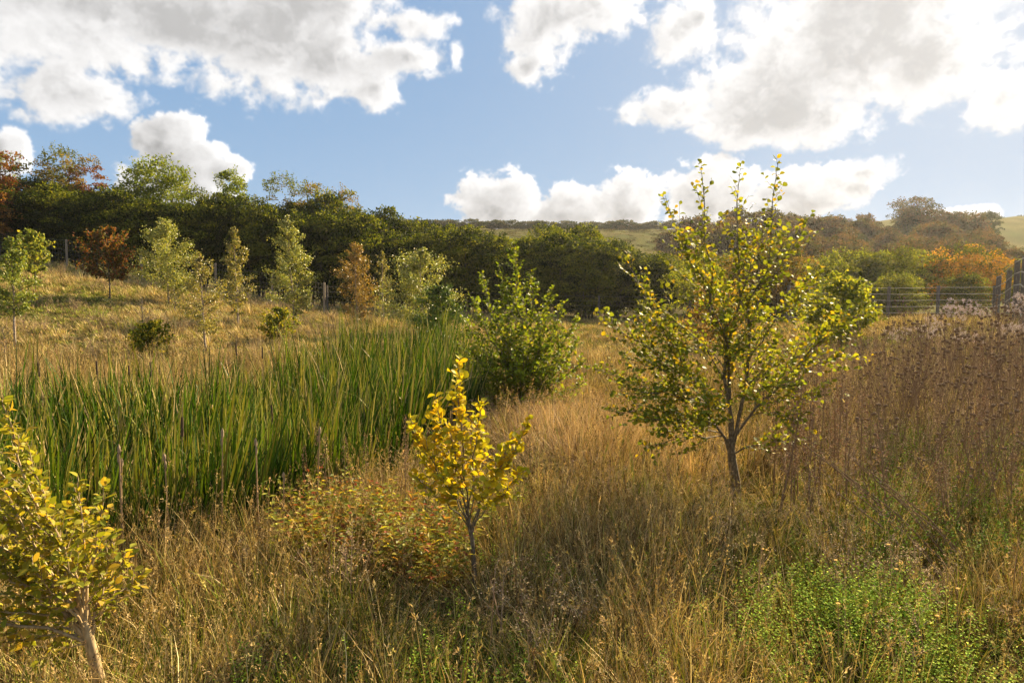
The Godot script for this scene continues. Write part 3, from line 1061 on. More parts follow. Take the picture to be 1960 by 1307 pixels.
# ---------------------------------------------------------------- the near trees
func make_front_trees() -> void:
	var round_ := [leaf_shape([0.2, 0.38, 0.44, 0.34], 0.25, 0.12, 0.1), leaf_shape([0.22, 0.36, 0.4, 0.3], 0.45, 0.25, -0.15), leaf_shape([0.2, 0.37, 0.42, 0.33], 0.1, -0.1, 0.2)]
	var oval := [leaf_shape([0.17, 0.28, 0.27, 0.17], 0.3, 0.18, 0.1), leaf_shape([0.17, 0.27, 0.26, 0.16], 0.55, 0.3, -0.15), leaf_shape([0.18, 0.3, 0.29, 0.18], 0.15, -0.08, 0.15)]
	var a_pal := [Color(0.33, 0.34, 0.035), Color(0.25, 0.28, 0.03), Color(0.19, 0.23, 0.028), Color(0.42, 0.32, 0.03), Color(0.14, 0.18, 0.024), Color(0.28, 0.31, 0.033), Color(0.20, 0.25, 0.03)]
	var r := seeded(8)
	# the alder: five stems from a fork, side limbs from the stems
	var limbs := [
		[0.45, Vector3(-0.43, 3.50, 0.1)], [0.6, Vector3(0.03, 3.5, -0.1)], [0.5, Vector3(0.37, 3.54, 0.05)], [0.4, Vector3(-1.02, 2.3, 0.1)], [0.62, Vector3(1.15, 2.05, 0.1)],
		[0, Vector3(-0.80, 3.2, 0.15), 0, 0.36], [0, Vector3(0.62, 2.95, 0.2), 2, 0.4], [0, Vector3(-1.2, 2.6, -0.1), 0, 0.24], [0, Vector3(-1.42, 1.95, 0.25), 3, 0.4], [0, Vector3(-1.46, 1.4, -0.15), 3, 0.3],
		[0, Vector3(0.95, 2.4, -0.3), 2, 0.32], [0, Vector3(-1.0, 0.66, 0.35), 3, 0.14], [0.5, Vector3(0.55, 0.75, 0.3)], [0, Vector3(1.25, 1.6, 0.0), 4, 0.45], [0, Vector3(-0.6, 1.0, 0.8), 3, 0.2],
		[0, Vector3(0.3, 1.4, 0.9), 1, 0.15], [0, Vector3(-0.35, 2.2, 0.75), 0, 0.32], [0, Vector3(0.45, 2.3, 0.7), 2, 0.3], [0, Vector3(-0.2, 2.6, -0.6), 1, 0.36], [0, Vector3(-0.9, 1.7, -0.75), 3, 0.3],
		[0, Vector3(0.7, 1.6, -0.85), 4, 0.3], [0, Vector3(-1.05, 2.1, 0.45), 3, 0.5], [0, Vector3(-1.3, 1.0, 0.2), 3, 0.24], [0, Vector3(0.8, 1.2, 0.4), 4, 0.25], [0, Vector3(-1.25, 1.3, 0.5), 3, 0.33], [0, Vector3(-0.75, 1.5, 0.5), 3, 0.45],
		[0, Vector3(-0.15, 1.7, 0.6), 1, 0.25], [0, Vector3(0.2, 2.9, 0.2), 1, 0.5], [0, Vector3(-0.62, 2.75, 0.1), 0, 0.45], [0, Vector3(0.5, 1.7, 0.4), 4, 0.4], [0, Vector3(0.25, 2.2, -0.5), 2, 0.35], [0, Vector3(-0.55, 1.9, -0.4), 0, 0.28], [0, Vector3(0.95, 1.9, 0.35), 4, 0.6], [0, Vector3(-1.05, 1.0, 0.6), 3, 0.22], [0, Vector3(-0.85, 0.8, 0.2), 3, 0.16], [0, Vector3(-1.15, 1.55, 0.3), 3, 0.42], [0, Vector3(-0.45, 1.15, 0.7), 0, 0.15], [0, Vector3(-0.7, 1.25, 0.2), 3, 0.3], [0, Vector3(0.45, 1.05, 0.6), 4, 0.18]]
	limbed_tree("alder_tree", "large young alder with yellow-green round leaves and a forked dark trunk", gp(2.35, 7.65, 0.03), PackedVector3Array([Vector3(0.06, -0.1, 0), Vector3(0.04, 0.2, 0), Vector3(0, 0.42, 0), Vector3(-0.03, 0.66, 0)]), 0.06, limbs,
		{"seed": 5, "bark": mats.alder_bark, "shapes": round_, "shape": "round", "tall": 3.5, "gap": 0.031, "first": 0.18, "twig": 0.5, "leaf": 0.056, "tip_gap": 1.5, "open": 0.6, "leaf_gap": 0.055, "pal": a_pal, "mat": mats.leaf})
	# the small yellow alder
	var y_pal := [Color(0.60, 0.49, 0.03), Color(0.54, 0.47, 0.035), Color(0.44, 0.42, 0.03), Color(0.60, 0.40, 0.03), Color(0.32, 0.33, 0.03), Color(0.56, 0.46, 0.03)]
	var l2 := [
		[0.62, Vector3(-0.1, 1.80, 0.02)], [0.5, Vector3(-0.44, 1.38, 0.05)], [0.6, Vector3(-0.27, 1.52, -0.05)], [0.6, Vector3(0.07, 1.52, 0.05)], [0.47, Vector3(0.42, 1.34, -0.02)], [0.5, Vector3(0.37, 1.0, 0.1)],
		[0.5, Vector3(0.28, 1.22, 0.1)], [0.5, Vector3(-0.40, 0.95, 0.05)], [0.55, Vector3(-0.2, 1.05, 0.3)], [0.55, Vector3(0.05, 1.15, -0.3)], [0.5, Vector3(-0.33, 1.1, -0.15)], [0.5, Vector3(0.15, 1.0, 0.3)], [0.55, Vector3(-0.15, 1.3, 0.12)]]
	limbed_tree("yellow_sapling", "small bright yellow alder sapling in the middle of the dry grass", gp(-0.30, 5.35, 0.03), PackedVector3Array([Vector3(0.03, -0.1, 0), Vector3(0.015, 0.2, 0), Vector3(0.0, 0.45, 0), Vector3(-0.04, 0.66, 0)]), 0.022, l2,
		{"seed": 6, "bark": mats.alder_bark, "shapes": round_, "shape": "round", "tall": 1.8, "gap": 0.032, "first": 0.34, "twig": 0.21, "leaf": 0.064, "leaf_gap": 0.045, "open": 0.3, "pal": y_pal, "mat": mats.leaf})
	# the sapling at the corner with the pale leaning trunk
	var s_pal := [Color(0.42, 0.38, 0.05), Color(0.35, 0.34, 0.045), Color(0.27, 0.29, 0.035), Color(0.48, 0.35, 0.05), Color(0.22, 0.25, 0.03), Color(0.38, 0.36, 0.05)]
	var l3 := []
	for q in [[-0.47, 1.62], [-0.82, 1.5], [-0.26, 1.42], [0.06, 1.2], [0.08, 0.78], [0.04, 0.62], [-0.03, 0.95], [-0.5, 0.42], [-0.32, 0.32], [-0.6, 1.15], [-0.9, 1.0], [-0.3, 1.0], [-1.0, 0.7], [-0.15, 0.75], [-0.7, 0.7], [-0.45, 0.85], [-0.2, 0.55], [-0.75, 1.3], [-0.4, 1.25], [-0.05, 0.55], [-0.55, 1.0], [-0.35, 0.7], [-0.25, 1.15], [-0.65, 0.85], [-0.1, 0.85], [-0.85, 1.2], [-0.5, 0.6], [-0.2, 0.9], [-0.6, 1.4], [-0.3, 0.45], [-0.7, 0.5]]:
		l3.append([r.randf_range(0.42, 0.6), Vector3(q[0] + 0.04, q[1] * 1.1, r.randf_range(-0.35, 0.3))])
	limbed_tree("pale_trunk_sapling", "yellow-green leafy sapling on a smooth pale leaning trunk among dry grass", gp(-2.26, 3.85, 0.03), PackedVector3Array([Vector3(0.02, -0.1, 0), Vector3(0.0, 0.12, 0), Vector3(-0.035, 0.3, 0.005), Vector3(-0.065, 0.45, 0), Vector3(-0.11, 0.64, 0)]), 0.039, l3,
		{"seed": 7, "bark": mats.pale_bark, "shapes": oval, "shape": "oval", "tall": 1.6, "gap": 0.036, "first": 0.28, "twig": 0.2, "leaf": 0.058, "leaf_gap": 0.037, "pal": s_pal, "mat": mats.leaf})
	# the dense green alder at the end of the reeds
	var g_pal := [Color(0.20, 0.28, 0.03), Color(0.25, 0.33, 0.035), Color(0.15, 0.21, 0.025), Color(0.24, 0.26, 0.03), Color(0.11, 0.15, 0.02)]
	var l4 := []
	for q in [[-0.13, 2.85, 0.0], [-0.35, 2.45, 0.2], [-0.66, 2.35, -0.2], [0.15, 2.4, 0.1], [0.45, 2.1, -0.1], [0.84, 1.66, 0.1], [-0.92, 1.62, 0.1], [0.95, 1.0, 0.2], [-0.95, 0.8, 0.2], [1.0, 0.6, -0.2], [-0.8, 1.2, 0.5], [0.7, 1.3, 0.6], [0.0, 1.6, 0.7], [-0.4, 1.8, 0.55], [0.35, 1.7, 0.5], [-0.5, 0.9, 0.75], [0.4, 0.9, 0.8], [0.0, 2.1, -0.4], [-0.6, 1.5, -0.6], [0.6, 1.5, -0.6], [-0.75, 1.95, 0.3], [0.62, 1.85, 0.3], [-0.1, 1.1, 0.85], [0.9, 1.3, -0.3], [-1.0, 1.2, -0.2], [0.2, 0.5, 0.8], [0.75, 0.5, 0.5], [-0.5, 0.45, 0.6]]:
		l4.append([r.randf_range(0.1, 0.35), Vector3(q[0] * 1.05, q[1] * 1.07, q[2])])
	limbed_tree("green_alder", "dense bushy green alder growing at the right end of the reed bed", gp(0.18, 12.25, 0.03), PackedVector3Array([Vector3(0, -0.1, 0), Vector3(0.0, 0.1, 0), Vector3(0.02, 0.4, 0)]), 0.05, l4,
		{"seed": 9, "bark": mats.alder_bark, "shapes": round_, "shape": "round", "tall": 2.8, "gap": 0.05, "first": 0.16, "twig": 0.5, "leaf": 0.068, "leaf_gap": 0.046, "pal": g_pal, "mat": mats.leaf})

# ---------------------------------------------------------------- reeds
func make_reeds() -> void:
	var pal := [Color(0.042, 0.09, 0.013), Color(0.072, 0.13, 0.016), Color(0.03, 0.06, 0.011), Color(0.14, 0.20, 0.023), Color(0.05, 0.09, 0.016), Color(0.022, 0.042, 0.009)]
	var old := [Color(0.34, 0.25, 0.06), Color(0.30, 0.28, 0.06), Color(0.38, 0.28, 0.13)]
	var r := seeded(41)
	# leaf shapes shared by all
	var leafs := []
	for k in 8:
		var m := Mb.new()
		var a := k * 0.9
		var tilt := Vector3(cos(a), 0, sin(a)) * r.randf_range(0.05, 0.2)
		var c := pick(r, pal, 0.2)
		var c1: Color = c
		if k % 4 == 3:
			c1 = old[k % 3]
		blade(m, Vector3.ZERO, (Vector3.UP + tilt).normalized(), tilt * r.randf_range(0.8, 3.0), 1.35 * r.randf_range(0.8, 1.1), r.randf_range(0.018, 0.028), 6, c, c.lerp(c1, 0.75), Vector3(cos(a + 1.3), 0, sin(a + 1.3)))
		leafs.append(commit(m))
	var spots := []
	var d := 5.2
	while d < 18.2:
		var x := -9.6
		var step := 0.135 + 0.006 * (d - 6)
		while x < 0:
			var p := Vector2(x + r.randf_range(-0.5, 0.5) * step * 1.6, d + r.randf_range(-0.5, 0.5) * step * 1.6)
			if Geometry2D.is_point_in_polygon(p, pond) and absf(p.x) < p.y * 0.86 + 0.6:
				spots.append(p)
			x += step
		d += step
	print("reed spots ", spots.size())
	var mass := Mb.new()
	# the plants nearest to the bank are single things
	spots.sort_custom(func(a, b): return a.length() < b.length())
	var singles := 0
	for p in spots:
		var w := wide.get_noise_2d(p.x * 14, p.y * 14)
		var h := 0.93 + w * 0.5 + r.randf_range(-0.2, 0.15) + 0.28 * smoothstep(11, 16, p.y)
		var lean := Vector3(0.06 + 0.1 * smoothstep(-4.5, -2.0, p.x) + patch.get_noise_2d(p.x, p.y) * 0.25, 0, r.randf_range(-0.05, 0.1)) + rnd_dir(r) * 0.06
		var where := gp(p.x, p.y, 0.02)
		if singles < 170 and absf(p.x) < p.y * 0.68:
			singles += 1
			var t := thing("reedmace_plant", "tall green reedmace plant at the near edge of the reed bed", "reed", where, r.randf() * TAU, "reedmace plants along the near edge")
			t.scale = Vector3.ONE * h * 0.95
			var up := (Vector3.UP + lean).normalized()
			t.basis = Basis(Quaternion(Vector3.UP, up)) * t.basis
			for j in 6:
				var o := part("leaf", leafs[(singles + j) % 8], mats.reed, t)
				o.rotation.y = r.randf() * TAU
				o.scale = Vector3.ONE * r.randf_range(0.75, 1.1)
		else:
			for j in 9:
				var a := r.randf() * TAU
				var o := Vector3(cos(a), 0, sin(a))
				var c := pick(r, pal, 0.35)
				var c1: Color = c
				if r.randf() < 0.3:
					c1 = old[r.randi() % 3]
				if r.randf() < 0.12:
					c = old[2]
					c1 = old[2]
				blade(mass, where + o * 0.04, (Vector3.UP + lean * 0.7 + o * r.randf_range(0.0, 0.2)).normalized(), o * r.randf_range(0.0, 0.45) + lean * 0.3 + Vector3.DOWN * (r.randf_range(0.8, 2.2) if r.randf() < 0.16 else 0.0), 1.35 * h * r.randf_range(0.45, 1.12), r.randf_range(0.017, 0.030), 5, c, c.lerp(c1, 0.8), Vector3(cos(a + 1.57), 0, sin(a + 1.57)).rotated(Vector3.UP, r.randf_range(-0.7, 0.7)))
	var rb := part("reed_bed", commit(mass), mats.reed, self)
	tag(rb, "dense mass of green reedmace leaves filling the pond", "reeds", "", "stuff")
	# brown heads and dead stalks standing in front
	var head := Mb.new()
	tube(head, PackedVector3Array([Vector3(0, 1.18, 0), Vector3(0, 1.2, 0), Vector3(0, 1.3, 0), Vector3(0, 1.36, 0)]), 0.013, 0.012, 8, Color.WHITE)
	tube(head, PackedVector3Array([Vector3(0, 1.36, 0), Vector3(0, 1.375, 0)]), 0.012, 0.002, 8, Color.WHITE)
	var headm := commit(head)
	var stalk := Mb.new()
	tube(stalk, PackedVector3Array([Vector3(0, 0, 0), Vector3(0.01, 0.6, 0), Vector3(0, 1.5, 0.01)]), 0.006, 0.0025, 5, Color.WHITE)
	var stalkm := commit(stalk)
	var hm := StandardMaterial3D.new()
	hm.albedo_color = Color(0.07, 0.04, 0.022).linear_to_srgb()
	hm.roughness = 0.95
	var sm := StandardMaterial3D.new()
	sm.albedo_color = Color(0.24, 0.16, 0.085).linear_to_srgb()
	sm.roughness = 0.7
	for q in [[-2.95, 6.5, -0.35], [-3.2, 6.9, 0.0], [-5.6, 9.8, 0.15], [-4.9, 9.9, 0.15], [-4.4, 11.6, 0.1], [-5.1, 9.7, 0.12], [-6.4, 9.9, 0.1], [-4.3, 12.5, 0.1], [-3.6, 16.0, 0.1], [-2.2, 16.6, 0.12], [-2.7, 8.2, -0.1], [-1.7, 10.4, 0.0]]:
		var t := thing("bulrush_spike", "dark brown bulrush head on a stalk among the green reeds", "bulrush", gp(q[0], q[1]) + Vector3(0, q[2], 0), q[0], "bulrush spikes in the reed bed")
		t.rotation.z = r.randf_range(-0.08, 0.08)
		part("stalk", stalkm, sm, t)
		part("seed_head", headm, hm, t)
	var ds := Mb.new()
	tube(ds, PackedVector3Array([Vector3(0, 0, 0), Vector3(0.01, 0.5, 0.01), Vector3(0.0, 1.15, 0)]), 0.009, 0.005, 6, Color.WHITE)
	var dsm := commit(ds)
	var fl := Mb.new()
	spindle(fl, Vector3(0, 1.08, 0), Vector3.UP, 0.11, 0.013, 5, Color.WHITE)
	spindle(fl, Vector3(0.008, 1.0, 0), Vector3.UP, 0.12, 0.009, 5, Color.WHITE)
	var flm := commit(fl)
	var fm := StandardMaterial3D.new()
	fm.albedo_color = Color(0.26, 0.19, 0.12).linear_to_srgb()
	fm.roughness = 1.0
	for q in [[-3.12, 5.7, 0.9, 0.0], [-3.17, 5.75, 0.8, 0.05], [-2.84, 5.9, 0.8, 0.03], [-2.5, 6.1, 0.95, 0.06], [-2.2, 6.2, 0.85, 0.04], [-1.83, 6.6, 0.9, 0.12], [-2.02, 6.2, 0.6, -0.06]]:
		var t := thing("dead_reed_stalk", "pale dead reed stalk standing in front of the green reeds", "reed", gp(q[0], q[1]), q[0] * 9.0, "dead stalks before the reed bed")
		t.scale = Vector3(1, q[2], 1)
		t.rotation.z = q[3]
		part("stalk", dsm, sm, t)
		part("fluffy_head", flm, fm, t)

# ---------------------------------------------------------------- grass
# a round patch of sward: dense in the middle, thinning out, clumped
func sward(s: int, rad: float, n: int, dry: float, h: float, w: float, heads: float, straw: Array, green: Array, segs: int, wind: Vector3) -> ArrayMesh:
	var r := seeded(s)
	var m := Mb.new()
	var f := FastNoiseLite.new()
	f.seed = s
	f.frequency = 2.2 / rad * 0.5
	var tuss := []
	for k in 14:
		var a := r.randf() * TAU
		var q := sqrt(r.randf()) * rad * 1.1
		# place, height, dryness, tone of each tussock
		tuss.append([Vector3(cos(a) * q, 0, sin(a) * q), r.randf_range(0.5, 1.45), r.randf_range(-0.35, 0.35), r.randf_range(0.55, 1.4), r.randf_range(0.06, 0.16)])
	for k in n:
		var a := r.randf() * TAU
		var q := (r.randf() + r.randf()) * 0.5
		var p := Vector3(cos(a) * q * rad * 1.25, -0.03, sin(a) * q * rad * 1.25)
		var b := r.randf() * TAU
		var out := Vector3(cos(b), 0, sin(b))
		var hk := 0.5
		var dk := 0.0
		var tone := 0.66
		if k % 5 < 3:
			var t: Array = tuss[r.randi() % tuss.size()]
			var q2 := sqrt(r.randf())
			p = t[0] + out * q2 * t[4] + Vector3(0, -0.03, 0)
			out = (out * (0.3 + q2) + rnd_dir(r) * Vector3(0.4, 0, 0.4))
			hk = t[1]
			dk = t[2]
			tone = t[3]
		var g := f.get_noise_2d(p.x, p.z)
		var g2 := f.get_noise_2d(p.z * 1.7 + 9, p.x * 1.7)
		var flow := Vector3(f.get_noise_2d(p.x + 50, p.z), 0, f.get_noise_2d(p.x, p.z + 50)) * 0.9 + wind
		var up := (Vector3.UP + out * r.randf_range(0.0, 0.5) + flow * 0.6).normalized()
		var is_dry := r.randf() + g * 0.7 + dk < dry + 0.06
		var c := pick(r, straw if is_dry else green, 0.35) * tone
		var l := h * (0.25 + 0.85 * pow(r.randf(), 1.4)) * (1.0 + g2 * 0.6) * hk * (1.0 if is_dry else 0.75)
		var sb := r.randf() * PI
		var side := Vector3(cos(sb), 0, sin(sb))
		var bend := out * r.randf_range(0.0, 1.1) + flow * 0.7 + Vector3.DOWN * (1.1 * r.randf() if r.randf() < 0.35 else 0.0)
		if is_dry and r.randf() < 0.16:
			# broken stalks lie across
			up = (Vector3.UP * 0.6 + out).normalized()
			l *= 1.3
			bend = Vector3.DOWN * 0.3
		l = minf(l, 0.6)
		if is_dry and r.randf() < heads:
			l = minf(l * r.randf_range(1.1, 1.7), 0.72)
			bend *= 0.35
			blade(m, p, up, bend, l, w * 0.5, segs, c, c, side)
			var d := up
			var e := p
			for j in segs:
				d = (d + bend / segs * (0.4 + 1.2 * float(j) / segs)).normalized()
				e += d * l / segs
			var hl := r.randf_range(0.05, 0.14)
			for j in 10:
				var dd := (d + rnd_dir(r) * 0.9).normalized()
				var nr := dd.cross(rnd_dir(r)).normalized()
				kite(m, e - d * hl * r.randf() + rnd_dir(r) * 0.008, dd, nr, 0.022, w * 0.8, Color(c.r * 0.97, c.g * 0.92, c.b * 0.85))
		else:
			blade(m, p, up, bend, l, w * (r.randf_range(0.5, 1.2) if is_dry else r.randf_range(0.9, 1.8)) * (1.35 if r.randf() < 0.1 else 1.0), segs, c, c, side)
	return commit(m)

func lay(sc: Array, r: RandomNumberGenerator, x: float, d: float, rad: float, tall: float, col: Color, turn: bool) -> void:
	var y := land(x, -d)
	var gx := (land(x + rad, -d) - land(x - rad, -d)) / (2 * rad)
	var gz := (land(x, -d + rad) - land(x, -d - rad)) / (2 * rad)
	var s: Scatter = sc[r.randi() % sc.size()]
	var a := r.randf() * TAU if turn else r.randf_range(-0.35, 0.35)
	var bx := Vector3(cos(a), cos(a) * gx + sin(a) * gz, sin(a))
	var bz := Vector3(-sin(a), -sin(a) * gx + cos(a) * gz, cos(a))
	s.xf.append(Transform3D(Basis(bx, Vector3.UP * tall, bz), Vector3(x, y - 0.01, -d)))
	s.col.append(col)

func make_grass() -> void:
	var straw := [Color(0.48, 0.36, 0.16), Color(0.66, 0.52, 0.27), Color(0.33, 0.24, 0.11), Color(0.20, 0.135, 0.065), Color(0.085, 0.058, 0.03), Color(0.42, 0.36, 0.12), Color(0.54, 0.42, 0.20)]
	var buff := [Color(0.60, 0.46, 0.28), Color(0.52, 0.39, 0.23), Color(0.40, 0.28, 0.16)]
	var green := [Color(0.12, 0.16, 0.025), Color(0.20, 0.24, 0.035), Color(0.07, 0.10, 0.02), Color(0.27, 0.25, 0.045)]
	var r := seeded(51)
	var kinds := {}
	for k in 6:
		# dry, mixed, green; near then middle
		for q in [["n0", 0.84, 0.5, 0.006, 680, 0.42, 3], ["n1", 0.55, 0.46, 0.006, 680, 0.42, 3], ["n2", 0.22, 0.40, 0.0065, 680, 0.42, 3], ["m0", 0.84, 0.5, 0.009, 820, 0.7, 3], ["m1", 0.55, 0.45, 0.009, 820, 0.7, 3], ["m2", 0.22, 0.38, 0.010, 820, 0.7, 3]]:
			if not kinds.has(q[0]):
				kinds[q[0]] = [[], scatters(6)]
			kinds[q[0]][0].append(sward(1000 + k * 31 + q[4] + int(q[1] * 100), q[5], q[4], q[1], q[2], q[3], 0.3, straw, green, q[6], Vector3.ZERO))
	for k in 4:
		for q in [["f0", 0.84, 0.32], ["f1", 0.5, 0.26], ["f2", 0.14, 0.18]]:
			if not kinds.has(q[0]):
				kinds[q[0]] = [[], scatters(4)]
			kinds[q[0]][0].append(sward(2000 + k * 17 + int(q[1] * 100), 1.1, 1400, q[1], q[2], 0.015, 0.0, straw, green, 2, Vector3(-0.5, 0, 0.1)))
	kinds["b"] = [[], scatters(4)]
	for k in 4:
		kinds["b"][0].append(sward(3000 + k, 0.6, 1500, 0.95, 0.75, 0.006, 0.12, buff, green, 3, Vector3(-0.1, 0, 0)))
	# near and middle ground
	var d := 2.6
	while d < 18.5:
		var near := d < 8.0
		var rad := 0.42 if near else 0.7
		var step := rad * 0.86
		var x := -d * 0.95 - 0.6
		while x < d * 0.95 + 0.6:
			var px := x + r.randf_range(-0.5, 0.5) * step
			var pd := d + r.randf_range(-0.5, 0.5) * step
			x += step
			if Geometry2D.is_point_in_polygon(Vector2(px, pd), pond):
				continue
			var n := patch.get_noise_2d(px * 1.3, pd * 1.3) + patch2.get_noise_2d(px, pd) * 0.6
			n += 0.35 * smoothstep(1.8, 0.3, absf(px - 2.0)) * smoothstep(10, 7, pd) + 0.3 * smoothstep(0.3, 0.5, px / pd) - 0.1 * smoothstep(-0.1, -0.4, px / pd)
			var k := r.randf_range(0.85, 1.15)
			var t := "0" if n < -0.02 else "1" if n < 0.3 else "2"
			var tall := r.randf_range(0.7, 1.2) * (1.0 + 0.75 * patch2.get_noise_2d(px * 2.2 + 7, pd * 2.2)) * lerpf(0.5, 1.0, smoothstep(0.5, 1.3, Vector2(px - 2.41, pd - 7.4).length())) * lerpf(0.4, 1.0, smoothstep(0.35, 0.9, Vector2(px + 0.3, pd - 4.95).length()))
			lay(kinds[("n" if near else "m") + t][1], r, px, pd, rad, tall, Color(k, k, k), true)
			if px > 0.0 and px < 1.7 and pd > 8.0 and pd < 12.5 and r.randf() < 0.85:
				lay(kinds["b"][1], r, px, pd, rad, r.randf_range(0.7, 1.15), Color(k, k, k), true)
		d += step
	# the slope and the strip before the fence
	while d < 39.5:
		var step := 0.75
		var x := -d * 0.86
		while x < d * 0.86:
			var px := x + r.randf_range(-0.5, 0.5) * step
			var pd := d + r.randf_range(-0.5, 0.5) * step
			x += step
			if Geometry2D.is_point_in_polygon(Vector2(px, pd), pond):
				continue
			var n := patch.get_noise_2d(px * 0.7, pd * 1.3) + patch2.get_noise_2d(px * 0.6, pd) * 0.5
			var k := r.randf_range(0.85, 1.15)
			var t := "0" if n < -0.1 else "1" if n < 0.12 else "2"
			lay(kinds["f" + t][1], r, px, pd, 1.1, r.randf_range(0.6, 1.3) * (1.0 + 0.6 * patch.get_noise_2d(px * 2.5, pd * 4.0)), Color(k, k, k) * 1.2, false)
		d += step
	# open field beyond the hedge
	d = 62.0
	while d < 176.0:
		var step := 1.4 + 0.01 * (d - 60)
		var x := -d * 0.12
		while x < d * 0.40:
			var px := x + r.randf_range(-0.5, 0.5) * step
			var pd := d + r.randf_range(-0.5, 0.5) * step
			x += step
			var n := patch.get_noise_2d(px * 0.25, pd * 0.25)
			var k := r.randf_range(0.8, 1.1)
			lay(kinds["f1" if n < 0.1 else "f2"][1], r, px, pd, 2.0, 0.8, Color(k * 0.5, k * 0.52, k * 0.34), true)
		d += step
	for q in [["n0", "long dry straw grass with seed heads in the foreground"], ["n1", "mixed straw and green grass in the foreground"], ["n2", "fresh green grass growing in the foreground"], ["m0", "dry straw grass around the alder"], ["m1", "mixed dry and green grass around the alder"], ["m2", "green grass under the alder"], ["f0", "wind-bent straw grass on the slope behind the reeds"], ["f1", "mixed straw and green grass on the slope behind the reeds"], ["f2", "short green turf patches on the slope behind the reeds"], ["b", "tall fluffy buff grass beside the green alder"]]:
		flush("grass", q[1], "grass", kinds[q[0]][0], kinds[q[0]][1], mats.grass)

